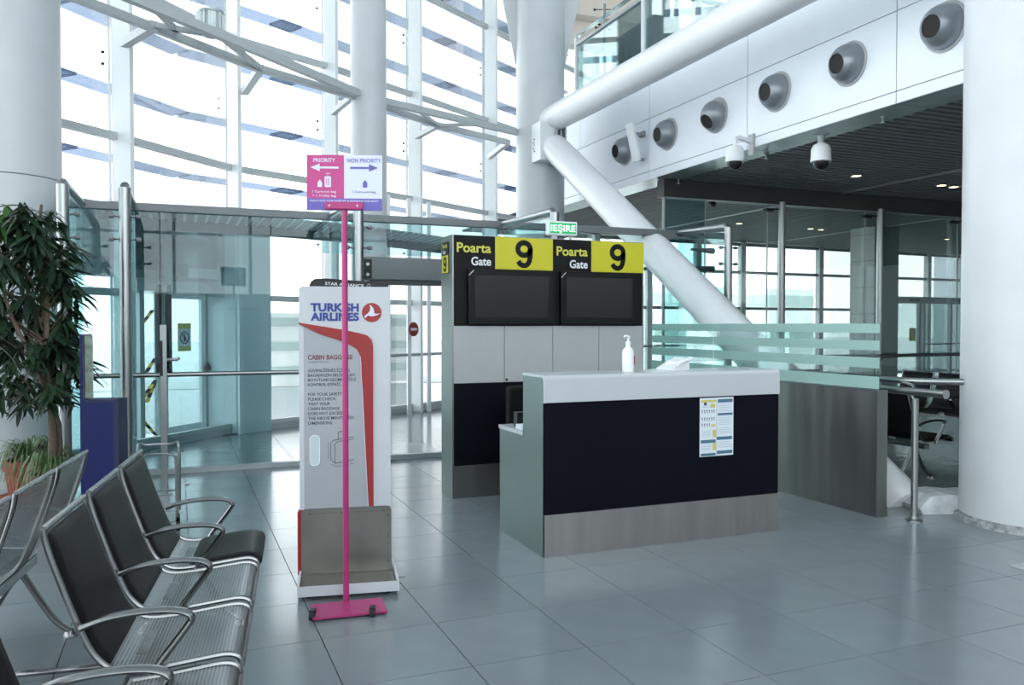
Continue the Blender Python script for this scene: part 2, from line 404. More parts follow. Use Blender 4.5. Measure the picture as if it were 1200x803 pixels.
# glass door in the facade seen through the gate opening, with no-entry disc
ne = thing('no_entry_sign', 'round red no-entry sign with a white bar on the far glass', 'sign', (3.87, 14.02, 1.52))
dd = (V(5.92, 15.91, 0)-V(3.967, 14.643, 0)).normalized(); mm = face((0, 0, 0), dd)
MB().prism(disc(0, 0, .125, 32), -.01, .0, mm).build('disc', 'red', ne)
MB().prism(rect(-.085, -.022, .085, .022), -.014, -.01, mm).build('bar', 'letter_white', ne)
hr = thing('facade_handrail', 'grey handrail crossing the far facade glass beyond the gate opening', 'handrail', (3.5, 14.1, 1.06))
MB().tube([V(-1.4, -.8, 0), V(.35, .15, 0), V(2.3, 1.4, 0)], .03, 10).build('rail', 'frame_grey', hr)
for p in (V(-1.2, -.69, 0), V(.45, .21, 0), V(2.1, 1.27, 0)): MB().tube([p, p + V(-.1, .22, 0)], .012, 8).build('bracket', 'frame_grey', hr)
wd = thing('glass_door_frame', 'slim white door frame with upright posts beyond the gate opening', 'door', (3.9, 14.2, 0))
for t in (0.0, .45, .9): MB().beam(V(-.5+t, -.25+t*.64, 0), V(-.5+t, -.25+t*.64, 3.85), .07, .07).build('post', 'frame_white', wd)

# ================================================================== P1: glass screen across the hall (Y 9.5)
ps = struct('wall_back', None)
MB().box((-1.05, 9.44, 2.80), (6.45, 9.56, 2.88)).build('top_beam', 'shutter_grey', ps)
MB().box((-1.05, 9.46, 0), (4.6, 9.54, .055)).build('threshold', 'frame_grey', ps)
for x0, x1 in ((-1.0, -.16), (-.15, .98)): MB().box((x0, 9.494, .055), (x1, 9.506, 2.80)).build('glass_panel', 'glass_tint', ps)
for x0, x1 in ((.99, 1.63), (1.66, 3.74)): MB().box((x0, 9.494, 2.42), (x1, 9.506, 2.80)).build('glass_panel', 'glass_tint', ps)
MB().box((3.76, 9.494, .055), (6.42, 9.506, 2.80)).build('glass_panel', 'glass_far', ps)
MB().tube([V(-1.0, 9.40, 1.07), V(1.34, 9.40, 1.07)], .025, 12).build('handrail', 'steel', ps)
for x in (-.9, .1, 1.1): MB().tube([V(x, 9.40, 1.07), V(x, 9.49, 1.07)], .012, 8).build('rail_bracket', 'steel', ps)
PY = 7.95
def screen_post(x, label, py=PY):
    AL = 9.43 - py; t = thing('screen_post', label, 'post', (x, py, 0), 0, 'bent steel posts carrying the glass screen')
    MB().tube([V(0, 0, 0), V(0, 0, 2.80)] , .050, 16).build('pole', 'steel', t)
    MB().tube([V(0, 0, 2.76), V(0, .05, 2.82), V(0, AL, 2.84)], .040, 14).build('arm', 'steel', t)
    MB().tube([V(0, 0, 0), V(0, 0, .012)], .09, 20).build('foot_plate', 'steel', t)
    MB().box((-.006, .07, .03), (.006, AL, 2.76)).build('glass_fin', 'glass_fin', t)
    for z in (2.55, 2.35):
        MB().tube([V(-.11, 0, z), V(.11, 0, z)], .010, 8).build('clamp_rod', 'steel', t)
        for s in (-1, 1): MB().tube([V(.11*s-.02, 0, z), V(.11*s+.02, 0, z)], .020, 12).build('glass_clamp', 'shutter_grey', t)
    return t
screen_post(-.89, 'leftmost tall steel post with bent top beside the left column')
screen_post(-.41, 'tall steel post with bent top between the plant and the priority sign')
screen_post(1.647, 'tall steel post standing right behind the baggage sizer and priority sign')
screen_post(3.755, 'tall steel post with bent top rising behind the gate display unit')
screen_post(6.31, 'rightmost bent steel post, beside the slanting white strut', 8.35)
# roller shutter over the gate opening
rs = thing('roller_shutter', 'grey roller shutter box hanging above the gate opening', 'shutter', (2.8, 9.5, 2.1))
MB().box((-.78, -.08, .02), (1.3, .12, .29), bev=.015).build('shutter_box', 'shutter_grey', rs)
MB().box((-.72, -.06, -.03), (1.3, .10, .02)).build('shutter_lip', 'shutter_dark', rs)
MB().box((-.80, -.10, .04), (-.70, .10, .26)).build('end_bracket', 'dark_cap', rs)
for z in (.08, .20): MB().tube([V(-.75, -.12, z), V(-.75, -.10, z)], .02, 8).build('bolt', 'steel', rs)
# steel collar where the strut pierces the screen
co = thing('steel_collar', 'grey steel collar plate around the slanting strut below the screen beam', 'collar', (6.0, 9.5, 2.8))
cp = [(-.04, 0), (-.04, -.20)] + [(.22 - .32*cos(a*PI/16) , -.22 - .30*sin(a*PI/16)) for a in range(0, 9)]
cpi = [(.28 - .29*cos(a*PI/16), -.24 - .27*sin(a*PI/16)) for a in range(8, -1, -1)] + [(.02, -.1), (.25, -.02), (.45, -.03), (.45, 0)]
MB().prism(cp + cpi, -.10, .10).build('collar_plate', 'shutter_grey', co)

# ================================================================== COLUMNS, TUBE, STRUT
def column(x, y, r, h, label, dirty=False):
    t = thing('column', label, 'column', (x, y, 0))
    if dirty:
        MB().lathe([(r, 0), (r, h)], 56).build('shell', 'column_white', t)
        MB().lathe([(r+.035, 0), (r+.03, .03), (r+.002, .045)], 56).build('base_ring', 'column_dirt', t); return t
    MB().lathe([(r, 0), (r, 3.03)], 56).build('lower_shell', 'column_white', t)
    MB().lathe([(r-.006, 3.03), (r-.006, 3.042)], 56).build('shell_joint', 'joint', t)
    MB().lathe([(r, 3.042), (r, h)], 56).build('upper_shell', 'column_white', t)
    MB().lathe([(r+.035, 0), (r+.03, .03), (r+.002, .045)], 56).build('base_ring', 'column_dirt' if dirty else 'frame_grey', t)
    return t
column(-1.56, 9.45, .50, 12.6, 'thick white column behind the potted tree at the left edge')
c2 = column(6.42, 4.50, .54, 12.6, 'thick white column at the right edge with a scuffed base', True)
MB().lathe([(.541, .02), (.5412, .06)], 56).build('scuff_band', 'column_dirt', c2)
column(2.72, 12.35, .27, 12.6, 'slim white column between the priority sign and the facade')
c4 = column(6.02, 13.35, .43, 12.6, 'white column behind the gate unit carrying the round beam')
for s, top in ((-1, .85), (1, .9)):
    mt = Matrix.Rotation(-YAW, 4, 'Z')
    MB().prism([(s*.40, 6.3), (s*.44, 6.2), (s*(.42+top), 10.3), (s*.40, 10.3)], -.03, .03, mt).build('gusset_plate', 'column_white', c4)
bk = thing('beam_bracket', 'white bolted steel bracket joining round beam and strut to the column', 'bracket', (6.02, 12.9, 4.3))
MB().box((-.30, -.22, .1), (-.02, .25, .75)).build('bracket_box', 'frame_white', bk)
for s in (-.04, .04, .12): MB().box((s, -.3, .05), (s+.03, .25, .75)).build('gusset', 'frame_grey', bk)
for q in range(5): MB().tube([V(-.32, .02+.03*(q % 2), .28+q*.05), V(-.295, .02+.03*(q % 2), .28+q*.05)], .014, 8).build('bolt', 'frame_grey', bk)
rb = thing('round_beam', 'thick white round beam running level towards the viewer from the far column', 'beam', (6.05, 5, 5.15))
tp = [(.02, 0), (.15, .02), (.205, .06), (.225, .12), (.225, .2)]
mt = Matrix.Translation(V(0, 8.75, 0)) @ Matrix.Rotation(PI/2, 4, 'X')
MB().lathe(tp + [(.225, 17)], 40, mt).build('tube', 'tube_white', rb)
sr = thing('slanting_strut', 'thick white round strut slanting from the far column down to the floor', 'strut', (5.98, 5.35, 0))
MB().tube([V(0, 7.40, 4.68), V(0, 7.30, 4.61), V(0, .02, -.05)], [.12, .225, .225], 40).build('tube', 'tube_white', sr)
cb = thing('concrete_plinth', 'low rough white plinth between the strut foot and right column', 'plinth', (6.0, 5.2, 0))
MB().prism([(-.12, 0), (-.15, .05), (-.05, .15), (.1, .165), (.25, .15), (.42, .155), (.46, 0)], -.22, .14, Matrix.Rotation(-.35, 4, 'Z')).build('plinth', 'plaster', cb)
tag(MB().box((0, 0, 0), (.9, .05, .03), Matrix.Rotation(-.5, 4, 'Z')).build('floor_profile', 'frame_grey', None, (6.15, 5.75, 0)), 'loose grey metal profile lying on the floor behind the plinth', 'profile')

# horizontal truss along the facade
tr = thing('facade_truss', 'white zigzag wind truss running level along the facade from the left to the slim column', 'truss', (2.4, 12.2, 5.0))
def tb(p, q, w=.07, h=.09, nm='chord'): MB().beam(V(p[0]-2.4, p[1]-12.2, 0), V(q[0]-2.4, q[1]-12.2, 0), w, h, up=(0, 0, 1)).build(nm, 'truss_grey', tr)
A0, A1 = (2.50, 12.05), (-1.9, 8.1)
tb(A1, A0, .09, .10); tb((-2.2, 8.55), (1.0, 11.36), .08, .09); tb((1.0, 11.36), (2.5, 12.25), .08, .09)
tb((-.2, 9.62), (.05, 10.35), .06, .06, 'diagonal'); tb((1.06, 11.36), (.5, 10.28), .06, .06, 'diagonal'); tb((-.2, 10.2), (.5, 10.28), .06, .06, 'diagonal')
tb((1.06, 11.36), (.95, 12.6), .10, .10, 'strut'); tb((2.46, 12.25), (2.35, 13.3), .08, .08, 'strut'); tb((-.2, 10.2), (-.55, 11.0), .10, .10, 'strut')
tr2 = thing('facade_truss', 'white wind truss segment between the slim column and the gate-side column', 'truss', (4.3, 13.0, 5.0))
def tb2(p, q, w=.07, h=.09, nm='chord'): MB().beam(V(p[0]-4.3, p[1]-13., 0), V(q[0]-4.3, q[1]-13., 0), w, h).build(nm, 'truss_grey', tr2)
tb2((2.95, 12.33), (5.65, 13.45), .09, .10); tb2((2.95, 12.6), (4.15, 13.45)); tb2((4.15, 13.45), (5.75, 14.2)); tb2((3.55, 12.6), (4.15, 13.45), .05, .05, 'diagonal')
tb2((4.15, 13.45), (4.05, 14.4), .09, .09, 'strut'); tb2((5.75, 14.2), (5.9, 15.6), .09, .09, 'strut'); tb2((4.15, 13.45), (4.8, 13.12), .05, .05, 'diagonal')
sd = thing('floodlight', 'ribbed grey cylindrical fitting on top of the truss chord', 'lamp', (.42, 10.52, 5.10))
MB().lathe([(.10, -.04), (.135, .02), (.135, .22), (.15, .225), (.15, .25), (.02, .26)], 28).build('housing', 'soffit', sd)
for k in range(14): a = 2*PI*k/14; MB().box((.130, -.006, .03), (.150, .006, .22), Matrix.Rotation(a, 4, 'Z')).build('rib', 'frame_white', sd)
MB().box((-.18, -.03, -.04), (-.13, .03, .23)).build('bracket', 'frame_white', sd)

# ================================================================== FASCIA + GALLERY (X 6.94)
fa = struct('wall_gallery', None)
fa.name = 'wall_center'
FX = 6.94
ys = [-8.9, -5.6, -3.2, -.8, 1.6, 4.0, 6.4, 8.8, 11.2, 13.6, 16.3]
MB().box((FX+.02, -8.9, 3.92), (FX+.06, 16.3, 5.88)).build('fascia_backing', 'joint', fa)
for a, b in zip(ys[:-1], ys[1:]):
    for z0, z1 in ((3.90, 4.02), (4.03, 4.852), (4.862, 5.90)):
        MB().box((FX, a+.006, z0), (FX+.02, b-.006, z1)).build('fascia_panel', 'panel_white', fa)
ce = struct('ceiling', None)
for a, b in zip(ys[:-1], ys[1:]):
    MB().box((FX+.021, a+.006, 3.90), (FX+.50, b-.006, 3.915)).build('soffit_panel', 'soffit', ce)
MB().box((FX+.06, -8.9, 4.05), (25.7, 20.5, 4.10)).build('ceiling_void', 'dark_void', ce)
MB().box((FX+.06, -8.9, 5.80), (25.7, 16.4, 5.9)).build('gallery_slab', 'white_paint', ce)
sl_me = {}
yy = -2.0; cnt = 0
while yy < 19.5:
    x1 = 25.6
    for (xa, xb) in ((FX+.51, 10.70), (10.82, 15.30), (15.42, 25.6)):
        if xa > 15 and cnt >= 290: continue
    for (xa, xb) in ((FX+.51, 25.6),):
        me = sl_me.get((xa, xb)) or sl_me.setdefault((xa, xb), MB().box((xa, -.036, 3.90), (xb, .036, 3.94)).mesh('ceiling_slat', 'slat'))
        obj('ceiling_slat', me, ce, (0, yy, 0)); cnt += 1
    yy += .14
for x in (10.76, 15.36): 
    MB().box((x-.05, -2, 3.885), (x+.05, 19.5, 3.90)).build('ceiling_strip', 'cabinet_grey', ce)
# P2 glass wall under the gallery
wf = struct('wall_far', None); wf.name = 'wall_gate_glass'
wf.name = 'wall_back_right'
MB().box((7.12, 11.05, 3.62), (25.6, 11.25, 3.895)).build('bulkhead', 'dark_beam', wf)
MB().tube([V(7.17, 11.14, 0), V(7.17, 11.14, 3.62)], .025, 10).build('edge_post', 'frame_grey', wf)
jx = [7.2, 8.02, 9.28, 11.455, 13.77, 15.95, 18.1, 20.3, 22.5, 25.5]
for a, b in zip(jx[:-1], jx[1:]):
    MB().box((a+.008, 11.22, .03), (b-.008, 11.232, 3.62)).build('glass_panel', 'glass_tint' if a < 7.5 else 'glass_far', wf)
for x in jx[1:-1]:
    MB().box((x-.008, 11.218, .03), (x+.008, 11.234, 3.62)).build('glass_seam', 'frame_grey', wf)
for k, x in enumerate((9.44, 11.63, 13.8, 16.0, 18.2, 20.4)):
    MB().tube([V(x, 11.05, 0), V(x, 11.05, 3.66)], .055, 16).build('steel_post', 'steel', wf)
    MB().tube([V(x, 11.05, 3.54), V(x-.28, 11.18, 3.54)], .014, 8).build('spider_arm', 'dark_cap', wf)
    MB().tube([V(x-.22, 11.18, 3.54), V(x-.08, 11.18, 3.54)], .03, 10).build('spider_clamp', 'dark_cap', wf)
    MB().tube([V(x, 10.93, 1.04), V(x, 11.0, .96), V(x, 11.05, .96)], .012, 8).build('rail_bracket', 'steel', wf)
MB().tube([V(7.2, 10.93, 1.05), V(22, 10.93, 1.05)], .032, 12).build('handrail', 'steel', wf)
for z in (2.80, 2.51, 3.56):
    MB().tube([V(7.6 if z < 3 else 7.95, 11.0, z), V(8.1, 11.12, z)], [.02, .05], 10).build('spider_arm', 'dark_cap', wf)
# gallery balustrade
ba = thing('gallery_balustrade', 'glass balustrade with steel posts along the gallery above the round beam', 'balustrade', (FX+.1, 13.95, 5.9))
for y in (0, -2.4, -4.8, -7.2, -9.6): MB().tube([V(0, y, 0), V(0, y, 1.12 if y == 0 else 1.9)], .04, 12).build('post', 'frame_white', ba)
for k in range(4): MB().box((-.006, -2.4*(k+1)+.05, .12), (.006, -2.4*k-.05, .93)).build('glass_pane', 'glass_rail', ba)
MB().box((.05, .0, .12), (3.0, .012, .93)).build('glass_pane', 'glass_rail', ba)
for z in (.98,): MB().box((-.03, -9.6, z-.025), (.03, .0, z+.025)).build('top_rail', 'frame_grey', ba); MB().box((0, -.03, z-.025), (3, .03, z+.025)).build('return_rail', 'frame_grey', ba)
MB().box((-.03, -9.6, 1.12), (.03, 0, 1.16)).build('upper_rail', 'glass_rail', ba)
tag(MB().box((0, 0, 0), (.5, 1.25, .80)).build('dark_cabinet', 'mezz_dark', None, (FX+.35, 11.65, 5.902)), 'dark teal boxy cabinet standing behind the gallery glass', 'cabinet')
pn = thing('leaning_panel', 'pale grey triangular panel beside the dark cabinet on the gallery', 'panel', (FX+.3, 12.95, 5.9))
MB().prism([(0, 0), (.55, 0), (.0, .60)], 0, .04, face((0, 0, 0), (0, -1, 0))).build('panel', 'soffit', pn)
sp = thing('sensor_mast', 'thin mast with crossed sensor arms and small black knobs on the gallery', 'mast', (FX+.42, 13.45, 5.9))
MB().tube([V(0, 0, 0), V(0, 0, 1.62)], .03, 10).build('pole', 'steel', sp)
MB().lathe([(.14, .16), (.15, .18), (.14, .24), (.03, .25)], 20).build('dish', 'dark_cap', sp)
for z, rz, l in ((1.52, -.4, .18), (1.20, .5, .17), (1.22, -.9, .17)):
    u = V(cos(rz), sin(rz), 0); MB().tube([-u*l + V(0, 0, z), u*l + V(0, 0, z)], .008, 6).build('arm', 'dark_cap', sp)
    for s in (-1, 1): MB().lathe([(.001, -.03), (.028, 0), (.001, .03)], 10, Matrix.Translation(u*l*s + V(0, 0, z))).build('knob', 'dark_cap', sp)
ce3 = struct('ceiling', None)
MB().box((7.25, 14.9, 7.25), (9.2, 15.2, 12.5)).build('beige_bulkhead', 'beige', ce3)
MB().box((7.25, 14.6, 7.75), (9.2, 14.9, 7.95)).build('bulkhead_step', 'beige', ce3)
for x, y, lb in ((8.4, 13.0, 'dark slim pillar on the gallery, the thicker of the two right of the cabinet'), (9.28, 14.0, 'dark slim pillar on the gallery, the thinner of the two right of the cabinet')):
    w = .11 if x < 9 else .07
    tag(MB().beam(V(0, 0, 0), V(0, 0, 3.9), w, w).build('gallery_pillar', 'mezz_dark', None, (x, y, 5.902)), lb, 'pillar')

# air nozzles
def nozzle(y, label, tilt=0.0):
    t = thing('air_nozzle', label, 'air nozzle', (FX, y, 4.495), 0, 'round air nozzles on the gallery fascia')
    mx = Matrix.Rotation(-PI/2, 4, 'Y')        # lathe axis z -> -x
    MB().lathe([(.245, 0), (.245, .012), (.232, .018)], 40, mx).build('flange', 'cabinet_grey', t)
    mq = Matrix.Rotation(tilt, 4, 'Y') @ mx
    prof = [(.218, .0)] + [(.218*cos(a), .02 + .215*sin(a)) for a in [k*.115 for k in range(1, 10)]]
    rr = prof[-1][0]; MB().lathe(prof + [(rr*.96, prof[-1][1]-.004), (rr*.90, .10)], 40, mq).build('ball', 'nozzle', t)
    MB().lathe([(rr*.93, prof[-1][1]-.012), (rr*.92, .135)], 30, mq).build('bore', 'nozzle_hole', t)
    return t
nz = ['smallest round grey air nozzle, farthest left on the fascia next to the white antenna', 'second air nozzle from the left, just right of the white antenna',
      'third air nozzle from the left, with its bore turned downwards', 'fourth air nozzle from the left, above the wall-arm dome camera', 'fifth air nozzle from the left, above the ceiling dome camera', 'largest air nozzle, beside the right column']
for k in range(6): nozzle([11.94, 10.66, 9.452, 8.22, 7.034, 5.815][k], nz[k], -.55 if k == 2 else -.12)
# antenna
an = thing('panel_antenna', 'white flat panel antenna tilted on the fascia between two nozzles', 'antenna', (FX, 11.36, 4.5))
MB().box((-.02, -.10, -.30), (.02, .10, .30), Matrix.Translation(V(-.20, 0, 0)) @ Matrix.Rotation(-.22, 4, 'Y')).build('panel', 'frame_white', an)
MB().box((-.20, -.02, .12), (0, .02, .16)).build('arm', 'steel', an); MB().box((-.12, -.02, -.28), (0, .02, -.24)).build('arm', 'steel', an)
MB().tube([V(-.03, -.05, .14), V(-.03, .05, .14)], .05, 12).build('pivot', 'steel', an)
# dome cameras
def dome(t, off, ms=1.0):
    mt = Matrix.Translation(V(*off))
    MB().lathe([(.03, .10*ms), (.09, .07), (.115, .02), (.12, -.10), (.125, -.13), (.10, -.135)], 28, mt).build('housing', 'plastic_white', t)
    MB().lathe([(.095, -.13)] + [(.095*cos(a), -.13 - .095*sin(a)) for a in (.3, .6, .9, 1.2)] + [(.001, -.226)], 24, mt).build('dome', 'camera_dome', t)
dc = thing('dome_camera', 'white dome camera hanging from a wall arm on the fascia', 'security camera', (FX, 8.69, 3.95))
MB().box((-.03, -.05, -.15), (0, .05, .12)).build('wall_plate', 'cabinet_grey', dc)
MB().tube([V(-.02, 0, .02), V(-.22, .0, .06), V(-.27, 0, .04), V(-.28, 0, -.08)], .03, 12).build('arm', 'plastic_white', dc); dome(dc, (-.28, 0, -.13), .8)
dc2 = thing('dome_camera', 'white dome camera hanging under the fascia soffit', 'security camera', (7.22, 7.77, 3.90))
MB().lathe([(.03, -.14), (.05, -.02), (.10, 0)], 20).build('stem', 'frame_grey', dc2); dome(dc2, (0, 0, -.20))
for k, (x, y) in enumerate(((7.36, 8.93), (7.24, 6.85), (7.35, 11.0))):
    t = thing('sprinkler', ['small sprinkler head under the soffit right of the wall-arm camera', 'small sprinkler head under the soffit beside the right column', 'small sprinkler head near the end of the dark bulkhead'][k], 'sprinkler', (x, y, 3.9), 0, 'sprinklers under the soffit')
    MB().lathe([(.035, 0), (.03, -.015), (.012, -.02), (.012, -.06), (.03, -.065), (.03, -.075)], 12).build('head', 'steel', t)
# recessed downlights
dl = [(9.744, 9.736, 'single lit downlight in front of the bulkhead, right of centre'), (11.71, 9.86, 'left of the two lit downlights near the right column'), (12.04, 9.90, 'right of the two lit downlights near the right column'),
      (11.30, 12.60, 'first of the row of three lit downlights beyond the glass wall'), (11.68, 12.60, 'middle of the row of three lit downlights beyond the glass wall'), (12.06, 12.60, 'last of the row of three lit downlights beyond the glass wall'), (14.10, 15.49, 'left of the two lit downlights near the far windows'), (14.46, 15.54, 'right of the two lit downlights near the far windows'),
      (19.2, 15.97, 'lone lit downlight over the far sliding doors'), (9.6, 12.29, 'faint lit downlight above the bent post'), (11.87, 15.32, 'faint lit downlight above the far left windows')]
for x, y, lb in dl:
    t = thing('downlight', lb, 'ceiling light', (x, y, 3.9), 0, 'recessed downlights in the dark ceiling')
    MB().lathe([(.095, .012), (.095, -.006), (.075, -.006), (.07, .01)], 20).build('trim_ring', 'cabinet_grey', t)
    MB().lathe([(.068, .0), (.068, .008)], 18).build('lamp', 'lamp_warm', t)

# ------------------------------------------------------------------ far right windows and sliding doors (beyond the glass wall)
w2 = struct('wall_far_right', None)
p0, p1 = V(9.8, 18.4, 0), V(25.6, 19.45, 0); d2 = (p1-p0).normalized(); n2 = V(d2.y, -d2.x, 0); L2 = (p1-p0).length
m2 = Matrix.Translation(p0) @ Matrix((d2, n2, V(0, 0, 1))).transposed().to_4x4()
xs = [0, 1.6, 3.2, 4.75, 6.2, 7.7, 9.2, 10.8, 12.4, 14.0, 15.8]
for k, x in enumerate(xs):
    MB().box((x-.08, 0, 0), (x+.08, .16, 3.9), m2).build('mullion', 'frame_white', w2)
for a, b in zip(xs[:-1], xs[1:]):
    for z in (.12, 2.05 if a < 9 else 2.38, 3.05, 3.82): MB().box((a+.08, .03, z-.04), (b-.08, .11, z+.04), m2).build('transom', 'frame_grey', w2)
    MB().box((a+.08, .06, .1), (b-.08, .07, 3.9), m2).build('pane', 'glass_clear', w2)
for x in xs: MB().box((x-.05, 0, 5.9), (x+.05, .12, 12.5), m2).build('upper_mullion', 'frame_grey', w2)
for a, b in zip(xs[:-1], xs[1:]):
    for z in (6.9, 8.6, 10.3): MB().box((a+.05, .02, z-.06), (b-.05, .10, z+.06), m2).build('transom', 'mezz_dark', w2)
    MB().box((a+.05, .05, 5.9), (b-.05, .06, 12.5), m2).build('pane', 'glass_clear', w2)
MB().box((0, 0, 4.1), (L2, .25, 5.9), m2).build('spandrel', 'white_paint', w2)
MB().tube([m2 @ V(0, .3, 1.05), m2 @ V(9, .3, 1.05)], .03, 8).build('handrail', 'steel', w2)
sdoor = struct('door_2', None)
md2 = m2 @ Matrix.Translation(V(10.2, .5, 0))
for x in (-.1, 1.15, 1.35, 2.6, 4.0): MB().box((x, 0, 0), (x+.09, .10, 2.25), md2).build('door_frame', 'frame_grey', sdoor)
MB().box((-.1, -.05, 2.25), (4.1, .22, 2.45), md2).build('door_header', 'frame_grey', sdoor)
MB().box((.55, .22, 2.32), (.95, .26, 2.39), md2).build('door_sensor', 'dark_cap', sdoor)
for x in (0, 1.24, 1.44, 2.7): MB().box((x, .04, .08), (x+1.15, .05, 2.25), md2).build('door_leaf', 'glass_far', sdoor)
MB().box((.75, .06, 1.10), (1.05, .065, 1.50), md2).build('yellow_notice', 'paper_yellow', sdoor)
MB().tube([md2 @ V(1.35, .15, 1.0), md2 @ V(4.0, .15, 1.0)], .02, 8).build('push_bar', 'dark_cap', sdoor)
# tiled square pillar
pl = thing('tiled_pillar', 'square pillar clad in large grey tiles beyond the glass wall', 'pillar', (15.0, 14.4, 0))
MB().box((.012, .012, 0), (.738, .738, 3.89)).build('core', 'joint', pl)
z = 0.0
for zz in (.0, .62, 1.24, 1.86, 2.48, 3.10, 3.72):
    h = min(.61, 3.89-zz)
    MB().box((0, .0, zz), (.012, .745, zz+h)).build('cladding_tile', 'tile_lit', pl)
    for a in (0, .378): MB().box((a if a else .012, 0, zz), (a+.372, .012, zz+h)).build('cladding_tile', 'tile_shaded', pl)  # same cladding, shade of this side put into its darker colour

# ================================================================== LOW STEEL WALL + FROSTED GLASS (X 5.36)
lw = thing('low_steel_wall', 'low brushed steel wall running back from the desk with frosted glass on top', 'partition', (5.355, 5.10, 0))
MB().box((0, 0, 0), (.112, 3.55, 1.05)).build('body', 'brushed_steel', lw)
MB().box((-.003, -.002, 1.045), (.115, 3.55, 1.058)).build('cap', 'steel', lw)
MB().box((.113-.115, -.003, 0), (.112, 0.0, 1.05)).build('end_plate', 'side_steel', lw)
for k, (a, b) in enumerate(((.03, 2.295), (2.305, 3.55))):
    g = MB().box((.05, a, 1.058), (.062, b, 1.612)).build('glass_screen', 'glass_far', lw)
    for z0, z1 in ((1.53, 1.61), (1.385, 1.468), (1.235, 1.325), (1.062, 1.165)):
        MB().box((.0475, a, z0), (.0495, b, z1)).build('frosted_band', 'frosted_band', g)
# handrails beside it
h1 = thing('handrail', 'double steel handrail on one round floor post beside the steel wall end', 'handrail', (5.56, 4.905, 0))
MB().tube([V(0, -.28, 1.055), V(0, .9, 1.055)], .032, 16).build('rail', 'steel', h1)
MB().tube([V(0, -.29, 1.055), V(0, -.275, 1.055)], .037, 16).build('end_cap', 'steel', h1)
MB().tube([V(0, 0, 0), V(0, 0, 1.0)], .027, 16).build('post', 'steel', h1)
MB().lathe([(.065, 0), (.065, .012), (.035, .018), (.032, .04)], 20).build('foot_flange', 'steel', h1)
MB().tube([V(0, 0, .98), V(0, .03, 1.02), V(0, 0, 1.055)], .014, 8).build('bracket', 'steel', h1)
MB().tube([V(0, 0, 1.06), V(.03, .05, 1.10), V(.10, .22, 1.125)], .013, 8).build('bracket', 'steel', h1)
MB().tube([V(.10, 1.6, 1.13), V(.11, .25, 1.13), V(.14, .10, 1.13), V(.44, -.13, 1.13)], .028, 16).build('upper_rail', 'steel', h1)

def ribbon(m, pts, w, mtx, d0, d1, closed=False):
    pts = [Vector((p[0], 0, p[1])) for p in pts]; n = len(pts); L = []; Rr = []
    for i in range(n):
        t = (pts[(i+1) % n] - pts[i-1]) if closed else (pts[min(i+1, n-1)] - pts[max(i-1, 0)])
        t.normalize(); q = V(-t.z, 0, t.x) * (w/2); L.append(pts[i]+q); Rr.append(pts[i]-q)
    for i in range(n if closed else n-1):
        j = (i+1) % n; m.prism([(L[i].x, L[i].z), (L[j].x, L[j].z), (Rr[j].x, Rr[j].z), (Rr[i].x, Rr[i].z)], -d1, -d0, mtx)
def nine(h, mtx, mt_, parent, w=None):
    m = MB(); k = w or h*.58; rx, ry = (k - h*.19)/2, h*.225
    ribbon(m, [(rx*cos(a*PI/14), h*.675 + ry*sin(a*PI/14)) for a in range(28)], h*.195, mtx, 0, .0015, True)
    pts = [(rx, h*.70), (rx, h*.55), (rx*.97, h*.40), (rx*.85, h*.25), (rx*.6, h*.135), (rx*.2, h*.082), (-rx*.25, h*.085), (-rx*.65, h*.135), (-rx*.93, h*.235)]
    ribbon(m, pts, h*.195, mtx, 0, .0015); return m.build('numeral', mt_, parent)
# ================================================================== GATE DISPLAY UNIT
gu = thing('gate_unit', 'tall gate display wall with steel sides, yellow gate 9 signs and two dark screens', 'display wall', (2.33, 7.12, 0))
GW, GH, GD = 2.022, 2.42, .33
MB().box((0, 0, 0), (.015, GD, GH)).build('side_panel', 'side_steel', gu)
MB().box((GW-.015, 0, 0), (GW, GD, GH)).build('side_panel', 'side_steel', gu)
MB().box((.015, .02, 0), (GW-.015, GD-.002, GH-.002)).build('carcass', 'black_panel', gu)
MB().box((.015, -.0, 0), (GW-.015, .02, .300)).build('kick_plate', 'brushed_steel', gu)
MB().box((.015, .0, .303), (GW-.015, .02, 1.055)).build('black_panel', 'navy', gu)
for k in range(4):
    x0 = .012 + k*.5; o = MB().box((x0+.003, -.004, 1.062), (x0+.497, .02, 1.588)).build('cabinet_door', 'cabinet_grey', gu)
    if k == 1: MB().tube([V(x0+.022, -.012, 1.085), V(x0+.022, -.004, 1.085)], .012, 12).build('lock', 'dark_cap', o)
MB().box((.015, .0, 1.592), (GW-.015, .02, GH)).build('sign_board', 'sign_black', gu)
MB().box((0, .0, GH), (GW, GD, GH+.004)).build('top_cover', 'steel', gu)
for k in range(2):
    x0 = k*1.008
    MB().box((x0+.42, -.003, 2.118), (x0+1.012, -.0, 2.418)).build('yellow_sign', 'yellow', gu)
    fm = face((0, -.001, 0), (1, 0, 0))
    text('Poarta', .122, face((x0+.045, 0, 2.268), (1, 0, 0)), 'letter_yellow', gu, .022, width=.335)
    text('Gate', .108, face((x0+.185, 0, 2.150), (1, 0, 0)), 'letter_white', gu, .022, width=.195)
    nine(.262, face((x0+.712, -.003, 2.137), (1, 0, 0)), 'sign_black', gu, .178)
    b0 = x0 + (.142 if k == 0 else .07); b1 = x0 + (1.004 if k == 0 else .912)
    s_ = MB().box((b0, -.05, 1.60), (b1, -.004, 2.112), bev=.006).build('screen_frame', 'bezel', gu)
    MB().box((b0+.058, -.053, 1.665), (b1-.058, -.05, 2.055)).build('screen', 'screen_glass', s_)
    tg = MB().beam(V(b0+.0, -.054, 2.05), V(b0+.05, -.054, 2.10), .004, .008); tg.build('corner_glint', 'cabinet_grey', s_)
